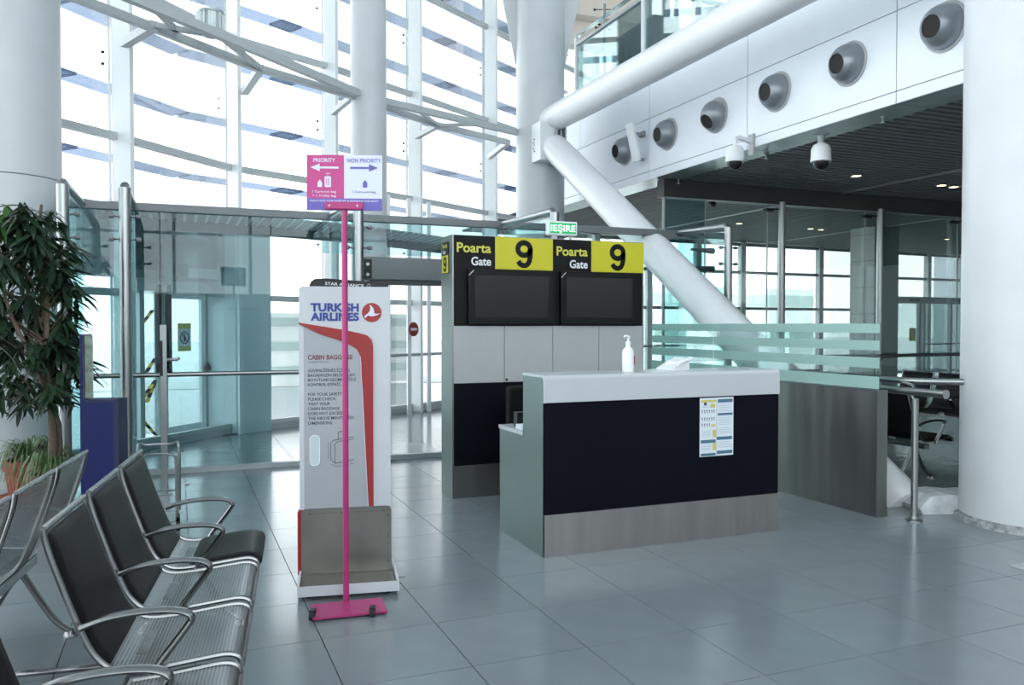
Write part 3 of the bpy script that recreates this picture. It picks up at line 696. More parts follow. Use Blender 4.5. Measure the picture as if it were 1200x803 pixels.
# small sign on the left side
fs = face((-.001, .30, 0), (0, -1, 0))
MB().prism(rect(.005, 2.075, .205, 2.37), -.003, 0, fs).build('side_sign', 'sign_black', gu)
MB().prism(rect(.012, 2.082, .198, 2.245), -.005, -.003, fs).build('side_sign_yellow', 'yellow', gu)
def at(mx, x, z, d=0): return mx @ Matrix.Translation(V(x, -d, z))
text('Poarta', .06, at(fs, .02, 2.315, .003), 'letter_yellow', gu, .015, width=.15)
text('Gate', .05, at(fs, .03, 2.262, .003), 'letter_white', gu, .015, width=.09)
nine(.14, at(fs, .105, 2.094, .005), 'sign_black', gu, .095)

# exit sign
ex = thing('exit_sign', 'small green lit exit sign standing on top of the gate display wall', 'sign', (3.57, 7.40, 2.56))
MB().box((-.165, -.03, -.072), (.165, .03, .072), bev=.012).build('housing', 'plastic_white', ex)
MB().box((-.140, -.034, -.052), (.145, -.030, .052)).build('face_plate', 'sign_glow_green', ex)
text('IEŞIRE', .088, face((-.132, -.035, -.030), (1, 0, 0)), 'sign_glow_white', ex, .015, width=.268)
for x in (-.1, .1): MB().box((x-.01, -.01, -.135), (x+.01, .01, -.07)).build('bracket', 'steel', ex)

# ================================================================== GATE DESK
gd = thing('gate_desk', 'gate counter with navy front, white top and brushed steel base', 'desk', (2.32, 5.075, 0))
DW = 1.99
MB().prism([(0, 0), (.83, 0), (.83, .795), (.37, .795), (.37, 1.235), (0.02, 1.235), (0, 1.22)], -.018, 0, face((0, 0, 0), (0, 1, 0)) @ Matrix.Rotation(0, 4, 'Z')).build('side_panel', 'side_steel', gd)
MB().prism([(0, 0), (.83, 0), (.83, .795), (.37, .795), (.37, 1.235), (0.02, 1.235), (0, 1.22)], -.018, 0, Matrix.Translation(V(DW-.018, 0, 0)) @ face((0, 0, 0), (0, 1, 0))).build('side_panel', 'side_steel', gd)
MB().box((.0, -.008, 0), (DW, .02, .293)).build('kick_plate', 'brushed_steel', gd)
MB().box((.0, -.006, .296), (DW, .02, 1.062)).build('front_panel', 'navy', gd)
m = MB()
prof = [(-.014, 1.066), (-.014, 1.225)] + [(-.014+.028*(1-cos(a)), 1.225+.028*sin(a)) for a in (.3, .6, .9, 1.2, PI/2)] + [(.375, 1.253), (.375, 1.236), (.02, 1.236), (.004, 1.22), (.004, 1.066)]
n_ = len(prof); m._add([(-.004, y, z) for y, z in prof] + [(DW+.004, y, z) for y, z in prof],
   [tuple(range(n_)), tuple(range(2*n_-1, n_-1, -1))] + [(i, (i+1) % n_, n_+(i+1) % n_, n_+i) for i in range(n_)])
m.build('counter_top', 'counter_white', gd)
MB().box((-.006, .375, .797), (DW+.004, .84, .825)).build('work_top', 'counter_white', gd)
MB().box((.02, .355, .825), (DW-.02, .37, 1.235)).build('inner_panel', 'cabinet_grey', gd)
MB().box((.02, .37, .05), (.6, .80, .79)).build('drawer_unit', 'cabinet_grey', gd)
# leaflet poster on the desk front
pt = thing('leaflet_poster', 'white portrait leaflet with blue and yellow bands taped on the navy desk front', 'poster', (3.58, 5.066, .618))
fp = face((0, 0, 0), (1, 0, .006))
PW, PH = .302, .437
plate(rect(0, 0, PW, PH), fp, 'paper', pt, 'sheet', 0, .002)
def pr(x0, z0, x1, z1, m, nm='print'): plate(rect(x0*PW, z0*PH, x1*PW, z1*PH), fp, m, pt, nm, .002, .0028)
pr(.49, 0, .505, .96, 'paper_grey', 'fold_line')
for x0, z0, x1, z1 in ((.53, .91, .97, .97), (.53, .69, .97, .73), (.50, .27, .96, .325), (.51, .03, .97, .085), (.03, .23, .47, .285), (.03, .01, .47, .055)): pr(x0, z0, x1, z1, 'paper_blue', 'blue_band')
pr(.03, .925, .48, .965, 'paper_yellow', 'yellow_band')
for x0, z0, x1, z1 in ((.32, .83, .45, .90), (.38, .32, .48, .45), (.38, .10, .48, .235), (.33, .505, .46, .545)): pr(x0, z0, x1, z1, 'paper_yellow', 'yellow_band')
rl = MB()
for z in [.88, .85, .82, .79, .76, .65, .62, .59, .56, .53, .47, .44, .41, .38, .23, .20, .17, .14]:
    rl.prism(rect(.54*PW, z*PH, (.88+.08*R_.random())*PW, (z+.008)*PH), -.0026, -.002, fp)
for z in [.86, .84, .43, .40, .37, .34, .20, .17, .14, .11]: rl.prism(rect(.06*PW, z*PH, .32*PW, (z+.007)*PH), -.0026, -.002, fp)
o = rl.build('text_lines', 'paper_grey', pt); o['kind'] = 'stuff'
ic = MB()
for z, n in ((.74, 6), (.61, 6), (.51, 4)):
    for k in range(n):
        x = .05 + k*.07; ic.prism(disc((x+.02)*PW, (z+.045)*PH, .005, 8), -.0026, -.002, fp); ic.prism(rect((x+.012)*PW, z*PH, (x+.03)*PW, (z+.035)*PH), -.0026, -.002, fp)
o = ic.build('pictograms', 'ink', pt); o['kind'] = 'stuff'
ic = MB(); ic.prism(disc(.16*PW, .90*PH, .013, 16), -.003, -.002, fp); ic.build('emblem', 'ink', pt)
# sanitiser bottle
bt = thing('sanitiser_bottle', 'white pump bottle of hand sanitiser on the desk top', 'bottle', (3.09, 5.27, 1.253))
MB().lathe([(.042, 0), (.045, .006), (.045, .135), (.040, .16), (.022, .18), (.017, .185), (.017, .20)], 28).build('body', 'plastic_white', bt)
MB().lathe([(.019, .195), (.019, .222), (.008, .226), (.007, .25)], 18).build('pump_collar', 'plastic_white', bt)
MB().tube([V(.012, -.002, .25), V(.0, 0, .262), V(-.022, 0, .266), V(-.035, 0, .255)], .007, 10).build('pump_spout', 'plastic_white', bt)
MB().box((.030, -.037, .05), (.036, -.030, .12)).build('red_print', 'red', bt)
# desk phone
ph = thing('desk_phone', 'white desk phone seen from behind on the desk top', 'phone', (3.56, 5.38, 1.253), .25)
MB().prism([(-.10, 0), (.09, 0), (.09, .07), (.07, .075), (-.02, .045), (-.10, .012)], -.08, .09, Matrix.Identity(4)).build('body', 'plastic_white', ph)
MB().tube([V(-.07, -.10, .045), V(.02, -.10, .075), V(.085, -.10, .085)], [.018, .015, .02], 12, flat=(1.1, .8)).build('handset', 'plastic_white', ph)
MB().prism([(-.01, .045), (.085, .078), (.085, .092), (-.01, .06)], -.05, .07).build('display_hood', 'plastic_white', ph)
for z in (.03, .05): MB().box((.0905, -.05, z), (.092, -.03, z+.01)).build('socket', 'dark_cap', ph)
# small items on the low worktop
tag(MB().box((0, 0, 0), (.09, .12, .035), bev=.003).build('paper_stack', 'paper', None, (2.335, 5.50, .826)), 'small white paper stack on the low worktop at the desk side', 'paper')
tag(MB().box((0, 0, 0), (.10, .07, .11), bev=.004).build('dark_box', 'dark_cap', None, (2.38, 5.70, .826)), 'small dark box behind the paper stack on the low worktop', 'box')
# task chair behind the desk
tc_ = thing('office_chair', 'black office chair tucked behind the gate desk', 'chair', (2.95, 6.48, 0), .3)
MB().box((-.23, -.23, .46), (.23, .23, .53), bev=.03).build('seat', 'black_leather', tc_)
MB().box((-.22, .20, .58), (.20, .27, 1.06), bev=.03).build('backrest', 'black_leather', tc_)
MB().tube([V(0, 0, .10), V(0, 0, .46)], .028, 12).build('gas_column', 'dark_cap', tc_)
MB().tube([V(0, .1, .46), V(0, .26, .50), V(0, .28, .7)], .02, 8).build('back_bracket', 'dark_cap', tc_)
for s in (-1, 1): MB().tube([V(.24*s, .05, .50), V(.29*s, .05, .52), V(.29*s, .05, .68), V(.29*s, -.14, .70)], .018, 8).build('armrest', 'dark_cap', tc_)
for k in range(5):
    a = 2*PI*k/5 + .3; p = V(cos(a)*.30, sin(a)*.30, .075)
    MB().tube([V(0, 0, .11), p], [.025, .016], 8).build('leg', 'dark_cap', tc_)
    MB().tube([p + V(-.02, 0, -.045), p + V(.02, 0, -.045)], .03, 12).build('castor', 'black_rubber', tc_)

# ================================================================== BAGGAGE SIZER
bs = thing('baggage_sizer', 'white cabin baggage sizer board with red stripe and steel tray', 'baggage sizer', (.643, 4.80, 0), math.radians(-10.1))
SW = .56
MB().box((0, 0, .035), (SW, .50, .05)).build('tray_base', 'dull_steel', bs)
for (lo, hi) in (((0, -.012, .03), (SW, .0, .088)), ((-.012, -.012, .03), (0, .50, .088)), ((SW, -.012, .03), (SW+.012, .50, .088))): MB().box(lo, hi).build('tray_rim', 'board_white', bs)
MB().box((.005, .0, .05), (SW-.005, .30, .062)).build('tray_plate', 'dull_steel', bs)
MB().tube([V(SW+.012, .03, .10), V(SW+.05, .03, .10)], .006, 8).build('tray_pin', 'steel', bs)
rc = lambda x0, z0, x1, z1, r, c=(1, 1, 1, 1): sum([[(cx + r*cos(a0 + k*PI/10)*q, cz + r*sin(a0 + k*PI/10)*q) for k in range(6)] if q else [(cx, cz)] for cx, cz, a0, q in
      ((x1-r*c[0], z0+r*c[0], -PI/2, c[0]), (x1-r*c[1], z1-r*c[1], 0, c[1]), (x0+r*c[2], z1-r*c[2], PI/2, c[2]), (x0+r*c[3], z0+r*c[3], PI, c[3]))], [])
fb = face((0, .32, 0), (1, 0, 0))
MB().prism(rc(-.008, .05, .545, 1.835, .025, (0, 0, 1, 0)), 0, .09, fb).build('board', 'board_white', bs)
# recessed darker grey field bounded by the red swoosh
OUT = [(-.008, 1.6126), (.06, 1.602), (.1207, 1.5915), (.272, 1.5666), (.362, 1.546), (.392, 1.540), (.411, 1.529), (.425, 1.515), (.434, 1.498), (.4385, 1.475), (.439, 1.451), (.438, 1.0), (.439, .44)]
INN = [(.409, .44), (.3926, .775), (.3846, .962), (.3755, 1.17), (.3674, 1.294), (.366, 1.36), (.362, 1.405), (.3396, 1.4513), (.294, 1.4786), (.2188, 1.5098), (.1207, 1.5409), (.0037, 1.599), (-.008, 1.6035)]
plate([(.02, .44), (.409, .44)] + INN[1:-2] + [(.02, 1.588)], fb, 'board_panel', bs, 'grey_field', 0, .003)
rm = MB(); NI = list(reversed(INN)); 
def samp(P, n=40):
    P = [Vector((x, 0, z)) for x, z in P]; l = [0]
    for a, b in zip(P[:-1], P[1:]): l.append(l[-1] + (b-a).length)
    out = []
    for k in range(n+1):
        q = l[-1]*k/n; i = max(i for i in range(len(l)) if l[i] <= q+1e-9); i = min(i, len(P)-2); out.append(P[i].lerp(P[i+1], (q-l[i])/(l[i+1]-l[i])))
    return out
SO, SI = samp(OUT), samp(NI)
for k in range(40): rm.prism([(SI[k].x, SI[k].z), (SI[k+1].x, SI[k+1].z), (SO[k+1].x, SO[k+1].z), (SO[k].x, SO[k].z)], -.010, -.003, fb)
rm.build('red_stripe', 'red', bs)
em = MB(); ribbon(em, [(x-.002, z) for x, z in INN[:7]], .004, fb, .010, .011); em.build('stripe_edge', 'print_white', bs)
hc = MB().prism([(.045, 1.82), (.065, 1.868), (.09, 1.884), (.16, 1.886), (.535, 1.862), (.538, 1.82)], .03, .06, fb).build('header_cap', 'dark_cap', bs)
fh = face((0, .349, 0), V(1, 0, -.058))
text('STAR ALLIANCE', .026, at(fh, .150, 1.855, .0), 'letter_white', bs, .006, width=.235)
star = MB()
for k in range(5):
    a = PI/2 + k*2*PI/5; star.prism([(.415+.009*cos(a), 1.844+.009*sin(a)+.0), (.415+.013*cos(a+.5), 1.844+.013*sin(a+.5)), (.415+.006*cos(a+.63), 1.844+.006*sin(a+.63))], -.001, 0, face((0, .349, 0), (1, 0, 0)))
star.build('star_emblem', 'letter_white', bs)
text('TURKISH', .068, at(fb, .062, 1.683, .003), 'logo_blue', bs, .042, width=.291)
text('AIRLINES', .066, at(fb, .062, 1.6265, .003), 'logo_blue', bs, .042, width=.291)
plate(disc(.4317, 1.6756, .060, 40), fb, 'red', bs, 'logo_disc', 0, .003)
bird = [(.360, 1.652), (.382, 1.668), (.392, 1.684), (.394, 1.702), (.390, 1.716), (.398, 1.712), (.410, 1.698), (.415, 1.682), (.416, 1.668), (.432, 1.665), (.452, 1.668), (.430, 1.656), (.405, 1.650), (.380, 1.655), (.366, 1.640)]
plate([(.4317+(x-.402)*1.1, 1.6756+(z-1.672)*1.1) for x, z in bird], fb, 'print_white', bs, 'logo_bird', .003, .004)
text('CABIN BAGGAGE', .041, at(fb, .045, 1.386, .004), 'ink_red', bs, .014, width=.268)
text('HANDBAG AND BAG', .010, at(fb, .047, 1.368, .004), 'ink', bs, 0, width=.125)
for k, (s, w) in enumerate((('GÜVENLİĞİNİZ İÇİN EL', .255), ('BAGAJINIZIN BELİRTİLEN', .280), ('BOYUTLARI GEÇMEDİĞİNİ', .290), ('KONTROL EDİNİZ.', .20))):
    text(s, .0255, at(fb, .045, 1.3096-k*.0287, .004), 'ink', bs, .008, width=w)
for k, (s, w) in enumerate((('FOR YOUR SAFETY', .205), ('PLEASE CHECK', .167), ('THAT YOUR', .131), ('CABIN BAGGAGE', .189), ('DOES NOT EXCEED', .214), ('THE ABOVE MENTIONED', .277), ('DIMENSIONS.', .147))):
    text(s, .0255, at(fb, .045, 1.1641-k*.0296, .004), 'ink', bs, .008, width=w)
hs = MB().prism(rc(.055, .733, .113, .920, .027), -.005, -.003, fb).build('hand_slot', 'slot_tone', bs)
MB().tube([fb @ V(x, -.006, z) for x, z in rc(.055, .733, .113, .920, .027)], .003, 6, closed=True).build('slot_rim', 'plastic_white', bs)
sk = MB()
def ln(pts, r=.0016, closed=False): sk.tube([fb @ V(x-.010, -.005, .7228 + (z-.64)*.823) for x, z in pts], r, 5, closed=closed)
ln([(.19, .695), (.215, .665), (.33, .69)]); ln([(.19, .695), (.19, .82), (.205, .838), (.33, .862)]); ln([(.215, .665), (.215, .81), (.23, .828), (.33, .845)])
ln([(.235, .84), (.235, .895), (.240, .902), (.262, .905), (.268, .900), (.268, .845)]); ln([(.175, .70), (.175, .83)], .001); ln([(.19, .66), (.225, .640), (.33, .662)], .001)
sk.build('suitcase_drawing', 'ink', bs)
# steel back plate of the tray
MB().prism(rc(.0, .062, .548, .468, .028, (0, 1, 1, 0)), -.014, -.005, fb).build('steel_plate', 'dull_steel', bs)
MB().prism(rc(-.022, .062, .03, .462, .02, (0, 0, 1, 0)), -.004, .05, fb).build('red_side_plate', 'red', bs)
ar = MB(); ar.prism(rect(.05, .438, .22, .4395), -.0148, -.014, fb); ar.prism(rect(.31, .438, .50, .4395), -.0148, -.014, fb)
ar.prism([(.04, .4388), (.056, .444), (.056, .4335)], -.0148, -.014, fb); ar.prism([(.51, .4388), (.494, .4335), (.494, .444)], -.0148, -.014, fb)
ar.prism(rect(.527, .12, .5285, .26), -.0148, -.014, fb); ar.prism(rect(.527, .32, .5285, .41), -.0148, -.014, fb)
ar.prism([(.5278, .42), (.533, .404), (.5225, .404)], -.0148, -.014, fb); ar.prism([(.5278, .11), (.5225, .126), (.533, .126)], -.0148, -.014, fb)
ar.build('dimension_arrows', 'ink', bs)
text('55cm', .018, at(fb, .235, .432, .0145), 'ink', bs, .006, width=.06)
text('40cm', .016, fb @ Matrix.Translation(V(.533, -.0145, .265)) @ Matrix.Rotation(-PI/2, 4, 'Y'), 'ink', bs, .006, width=.05)
for x, y in ((.05, .06), (SW-.05, .06), (.05, .44), (SW-.05, .44)):
    MB().tube([V(x-.012, y, .017), V(x+.012, y, .017)], .017, 10).build('castor', 'black_rubber', bs)

# ================================================================== PRIORITY SIGN STAND
sg = thing('priority_sign_stand', 'pink pole sign stand with priority and non priority arrows in front of the sizer', 'sign stand', (.885, 4.655, 0), math.radians(-19))
MB().box((-.20, -.235, .012), (.20, .0, .022), Matrix.Rotation(math.radians(14), 4, 'Z')).build('base_plate', 'pink', sg)
for x in (-.15, .17): 
    MB().tube([V(x-.014, -.235+.03*(x > 0), .022), V(x+.014, -.235+.03*(x > 0), .022)], .024, 12).build('castor', 'black_rubber', sg)
    MB().box((x-.015, -.235+.03*(x > 0)-.005, .02), (x+.015, -.19+.03*(x > 0), .05)).build('castor_bracket', 'dark_cap', sg)
MB().tube([V(0, 0, .02), V(0, 0, 2.27)], .017, 14).build('pole', 'pink', sg)
MB().box((-.108, -.028, 2.248), (.108, .012, 2.292), bev=.006).build('clamp_bracket', 'pink', sg)
for x in (-.08, .075): MB().tube([V(x, -.031, 2.27), V(x, -.027, 2.27)], .006, 8).build('screw', 'steel', sg)
fg_ = face((0, -.016, 0), (1, 0, 0))
MB().box((-.208, -.012, 2.245), (.213, .0, 2.556)).build('sign_board', 'print_white', sg)
def sp_(poly, m, nm): plate(poly, fg_, m, sg, nm, -.004, -.0035+.0005)
fg_ = face((0, -.0125, 0), (1, 0, 0))
plate(rect(-.208, 2.310, 0, 2.556), fg_, 'pink_print', sg, 'pink_field', 0, .001)
plate(rect(-.208, 2.245, .213, 2.312), fg_, 'violet', sg, 'violet_band', 0, .0012)
plate([(-.186, 2.485), (-.135, 2.506), (-.135, 2.490), (-.03, 2.490), (-.03, 2.479), (-.135, 2.479), (-.135, 2.464)], fg_, 'print_white', sg, 'arrow', .001, .002)
plate([(.190, 2.485), (.140, 2.506), (.140, 2.490), (.035, 2.490), (.035, 2.479), (.140, 2.479), (.140, 2.464)], fg_, 'violet', sg, 'arrow', 0, .002)
text('PRIORITY', .031, at(fg_, -.170, 2.515, .001), 'print_white', sg, .012, width=.122)
text('NON PRIORITY', .031, at(fg_, .018, 2.515, .001), 'violet', sg, .010, width=.188)
text('1 Carry-on bag', .018, at(fg_, -.176, 2.344, .001), 'print_white', sg, .008, width=.132)
text('+ 1 Trolley bag', .018, at(fg_, -.176, 2.321, .001), 'print_white', sg, .008, width=.132)
text('1 Carry-on bag', .018, at(fg_, .046, 2.344, .001), 'violet', sg, .006, width=.132)
text('PLEASE HAVE YOUR PASSPORT & BOARDING PASS READY', .015, at(fg_, -.190, 2.293, .0012), 'print_white', sg, .006, width=.385)
plate(rc(-.108, 2.375, -.072, 2.435, .006), fg_, 'print_white', sg, 'suitcase_symbol', .001, .002)
MB().prism(rect(-.098, 2.385, -.094, 2.425), -.0025, -.002, fg_).prism(rect(-.086, 2.385, -.082, 2.425), -.0025, -.002, fg_).build('suitcase_stripe', 'pink_print', sg)
MB().tube([fg_ @ V(x, -.0015, z) for x, z in ((-.09, 2.435), (-.09, 2.452), (-.102, 2.452), (-.076, 2.452))], .0015, 5).build('suitcase_handle', 'print_white', sg)
for x0, mm_ in ((-.147, 'print_white'), (.105, 'violet')):
    plate([(x0, 2.375), (x0+.025, 2.375), (x0+.025, 2.40), (x0+.0125, 2.417), (x0, 2.40)], fg_, mm_, sg, 'bag_symbol', .001, .002)
MB().box((-.02, .0, 2.22), (.02, .014, 2.245)).build('clamp_tab', 'steel', sg)

# ================================================================== BENCHES
PIT = .607
def path_profile(pts, n=5):          # smooth polyline (Catmull-Rom)
    out = []; P = [Vector(p) for p in pts]
    for i in range(len(P)-1):
        p0, p1, p2, p3 = P[max(i-1, 0)], P[i], P[i+1], P[min(i+2, len(P)-1)]
        for k in range(n):
            t = k/n; out.append(.5*((2*p1) + (p2-p0)*t + (2*p0-5*p1+4*p2-p3)*t*t + (3*p1-p0-3*p2+p3)*t**3))
    out.append(P[-1]); return out
SHELL = path_profile([(-.462, 0, .925), (-.450, 0, .86), (-.405, 0, .72), (-.362, 0, .60), (-.318, 0, .50), (-.268, 0, .445), (-.21, 0, .425), (-.10, 0, .430), (.03, 0, .445), (.11, 0, .452), (.150, 0, .438), (.158, 0, .41)], 4)
alen = [0]
for a, b in zip(SHELL[:-1], SHELL[1:]): alen.append(alen[-1] + (b-a).length)
def pad_mesh(s0, s1, y0, y1, th, nm):
    idx = [i for i, l in enumerate(alen) if s0 <= l <= s1]; m = MB(); ys_ = 8; n = len(idx)
    def nrm(i):
        t = (SHELL[min(i+1, len(SHELL)-1)] - SHELL[max(i-1, 0)]).normalized(); return V(-t.z, 0, t.x) * (-1 if False else 1)
    rows = []
    for q, i in enumerate(idx):
        N = V(0, 1, 0).cross((SHELL[min(i+1, len(SHELL)-1)] - SHELL[max(i-1, 0)]).normalized()); N = -N if N.z < 0 and abs(N.z) > .01 else N
        if N.x < 0 and N.z < .3: N = -N
        e = min(q, n-1-q); te = th * (.35 if e == 0 else .85 if e == 1 else 1)
        rows.append([(SHELL[i] + N * te * (.35 if j in (0, ys_) else .9 if j in (1, ys_-1) else 1) + V(0, y0 + (y1-y0)*[0, .03, .1, .3, .5, .7, .9, .97, 1][j], 0)) for j in range(ys_+1)])
    o = 0; m.v = [tuple(p) for r in rows for p in r]; W_ = ys_+1
    for q in range(n-1):
        for j in range(ys_): m.f.append((q*W_+j, (q+1)*W_+j, (q+1)*W_+j+1, q*W_+j+1)); m.sm.append(True)
    # back faces on the shell
    base = len(m.v)
    for q, i in enumerate(idx): m.v += [tuple(SHELL[i] + V(0, y0, 0)), tuple(SHELL[i] + V(0, y1, 0))]
    for q in range(n-1):
        m.f.append((q*W_, base+2*q, base+2*q+2, (q+1)*W_)); m.sm.append(False)
        m.f.append((q*W_+ys_, (q+1)*W_+ys_, base+2*q+3, base+2*q+1)); m.sm.append(False)
    for q in (0, n-1):
        m.f.append(tuple([q*W_+j for j in range(W_)] + [base+2*q+1, base+2*q])); m.sm.append(False)
    return m.mesh(nm, 'black_leather')
g_ = .038
shell_me = MB().grid(lambda u, v: SHELL[round(u*(len(SHELL)-1))] + V(0, g_ + (PIT-2*g_)*v, 0), len(SHELL)-1, 8, True,
                     lambda u, v: (alen[round(u*(len(SHELL)-1))], v*(PIT-2*g_))).mesh('seat_shell', 'perforated_metal')
fr = MB()
for y in (g_, PIT-g_): fr.tube([p + V(0, y, 0) for p in SHELL], .011, 8)
fr.tube([SHELL[0] + V(0, g_, 0), SHELL[0] + V(0, PIT-g_, 0)], .011, 8); fr.tube([SHELL[-1] + V(0, g_, 0), SHELL[-1] + V(0, PIT-g_, 0)], .011, 8)
frame_me = fr.mesh('seat_frame', 'chair_metal')
bpad = pad_mesh(.012, .53, g_+.006, PIT-g_-.006, .020, 'back_pad'); spad = pad_mesh(.62, 1.0, g_+.006, PIT-g_-.006, .022, 'seat_pad')
arm_me = MB().tube(path_profile([(-.345, 0, .60), (-.28, 0, .622), (-.20, 0, .635), (-.10, 0, .638), (-.03, 0, .628), (.0, 0, .605), (-.015, 0, .575), (-.06, 0, .515), (-.115, 0, .44), (-.13, 0, .40)], 4), .016, 10, flat=(1.35, .75)).mesh('armrest', 'chair_metal')
def leg_mesh():
    m = MB()
    m.tube(path_profile([(.06, 0, .03), (-.03, 0, .10), (-.12, 0, .25), (-.19, 0, .36)], 4), .024, 10, flat=(1, .7))
    m.tube(path_profile([(-.42, 0, .03), (-.34, 0, .10), (-.25, 0, .25), (-.19, 0, .36)], 4), .024, 10, flat=(1, .7))
    for x in (.06, -.42): m.lathe([(.035, 0), (.035, .012), (.02, .035)], 14, Matrix.Translation(V(x, 0, 0)))
    return m.mesh('leg', 'chair_metal')
leg_me = leg_mesh()
black_me = shell_me.copy(); black_me.materials.clear(); black_me.materials.append(M['black_leather']); black_me.name = 'seat_shell'
SEATONLY = [p for p in SHELL if p.x > -.20]; K0 = len(SHELL) - len(SEATONLY)
table_me = MB().grid(lambda u, v: SEATONLY[round(u*(len(SEATONLY)-1))] + V(0, .03 + .42*v, 0), len(SEATONLY)-1, 8, True,
                     lambda u, v: (alen[K0 + round(u*(len(SEATONLY)-1))], v*.42)).mesh('side_table', 'perforated_metal')
fr = MB()
for y in (.03, .45): fr.tube([p + V(0, y, 0) for p in SEATONLY], .011, 8)
for p in (SEATONLY[0], SEATONLY[-1]): fr.tube([p + V(0, .03, 0), p + V(0, .45, 0)], .011, 8)
table_fr = fr.mesh('table_frame', 'chair_metal')
def bench(slots, loc, az, label, pads=True, seatpads=(), black=False):
    # slots: 's' seat, 't' seat without backrest; listed along the local y axis
    t = thing('waiting_bench', label, 'bench', loc, -az); y = 0; ends = [0]
    for k, c in enumerate(slots):
        w = PIT if c == 's' else .49
        if c == 's':
            s = obj('seat_shell', black_me if black else shell_me, t, (0, y, 0)); obj('seat_frame', frame_me, s)
            if pads: obj('back_pad', bpad, t, (0, y, 0))['label'] = 'black padded backrest cover'
            if k in seatpads: obj('seat_pad', spad, t, (0, y, 0))['label'] = 'black padded seat cushion'
        else:
            s = obj('side_table', table_me, t, (0, y, 0)); obj('table_frame', table_fr, s); s['label'] = 'perforated seat without a backrest'
        MB().box((-.21, y+w/2-.12, .39), (-.17, y+w/2+.12, .425)).build('seat_bracket', 'chair_metal', t)
        y += w; ends.append(y)
    MB().box((-.225, .05, .345), (-.155, y-.05, .395), bev=.005).build('beam', 'chair_metal', t)
    for q in ends: obj('armrest', arm_me, t, (0, q, 0))
    for q in (.35*PIT, y - .35*PIT): obj('leg', leg_me, t, (0, q, 0))
    return t
AZ = math.radians(7.6); u_ = V(sin(AZ), cos(AZ), 0); w_ = V(cos(AZ), -sin(AZ), 0)
tip4 = V(.040, 2.970, 0)
bench('stsss', tip4 - u_*(PIT+.49), AZ, 'front waiting bench of perforated steel with black backrest pads at lower left', True, (4,))
o2 = tip4 - w_*1.20 + u_*PIT*3.08
bench('sssss', o2, AZ + PI, 'rear waiting bench of bare perforated steel standing back to back with the padded one', False)
lk = thing('bench_link_bar', 'dark steel bar linking the feet of the two back-to-back benches', 'bar', tip4 + u_*.9 + V(0, 0, .12))
MB().tube([-w_*.35, -w_*.95], .014, 8).build('bar', 'chair_metal', lk)
bench('sss', (7.18, 5.97, 0), 0, 'black padded bench just behind the low steel wall end', True, (0, 1, 2), True)
bench('sss', (9.45, 9.0, 0), PI, 'black padded bench farther right, facing the one behind the steel wall', True, (0, 1, 2), True)
bench('sss', (8.9, 10.0, 0), -PI/2, 'black padded bench row in front of the far glass wall, rear turned to the desk', True, (0, 1, 2), True)

# ================================================================== LEFT SIDE SMALL THINGS
# blue display stand
bl = thing('blue_display_stand', 'dark blue display stand with a slim upright board beside the plant', 'stand', (-.66, 6.75, 0), math.radians(-18))
MB().box((0, 0, 0), (.27, .16, 1.03)).build('box', 'blue', bl)
MB().box((.24, -.005, .0), (.275, .165, 1.05)).build('side_trim', 'blue_dark', bl)
MB().box((.035, -.008, 1.03), (.27, .165, 1.05)).build('top_trim', 'blue_dark', bl)
MB().box((0, 0, 1.03), (.022, .16, 1.53)).build('upright_board', 'blue', bl)
bc = MB().box((.03, .02, 1.06), (.085, .03, 1.52)).build('leaflet_holder', 'brochure', bl)
MB().box((.024, .0, 1.04), (.09, .004, 1.53)).build('acrylic_sheet', 'acrylic', bl)
# slim access post
ap = thing('access_post', 'slim grey steel access post with a small side arm behind the benches', 'post', (-.116, 8.34, 0))
MB().box((-.03, -.03, 0), (.03, .03, 1.60), bev=.004).build('post', 'steel', ap)
MB().box((-.07, -.07, 0), (.07, .07, .01)).build('foot_plate', 'steel', ap)
MB().tube([V(.03, 0, 1.27), V(.12, 0, 1.27), V(.14, 0, 1.29)], .014, 8).build('side_arm', 'steel', ap)
MB().box((-.032, -.034, 1.12), (-.005, -.03, 1.45)).build('reader_strip', 'dark_cap', ap)
# folded baggage trolley
bt2 = thing('baggage_trolley', 'folded silver baggage trolley frame behind the last bench seat', 'trolley', (-.17, 7.05, 0)); bt2.scale = (1, 1, .62)
MB().tube(path_profile([(-.15, 0, .10), (-.15, 0, .80), (-.12, 0, .90), (0, 0, .93), (.13, 0, .90), (.16, 0, .80), (.16, 0, .10)], 4), .013, 8).build('handle_frame', 'steel', bt2)
MB().tube(path_profile([(-.12, .12, .15), (-.12, .12, .98), (-.06, .14, 1.02), (.12, .14, 1.02), (.18, .12, .98), (.18, .12, .15)], 4), .013, 8).build('rear_frame', 'steel', bt2)
MB().tube([V(-.15, 0, .45), V(.16, 0, .45)], .010, 8).build('cross_bar', 'steel', bt2)
MB().box((-.14, -.25, .12), (.15, .10, .135)).build('load_plate', 'steel', bt2)
for x in (-.13, .17):
    for y in (-.2, .12): MB().tube([V(x-.015, y, .05), V(x+.015, y, .05)], .05, 14).build('wheel', 'black_rubber', bt2)
for z in (.30, .52): MB().lathe([(.001, -.03), (.03, 0), (.001, .03)], 10, Matrix.Translation(V(.24, 0, z))).build('knob', 'cabinet_grey', bt2)
# loose plate on the floor at the right
tag(MB().box((0, 0, 0), (.9, .55, .012), bev=.003).build('floor_plate', 'cabinet_grey', None, (5.09, 3.18, 0)), 'thin grey metal plate lying on the floor at the right edge', 'plate')

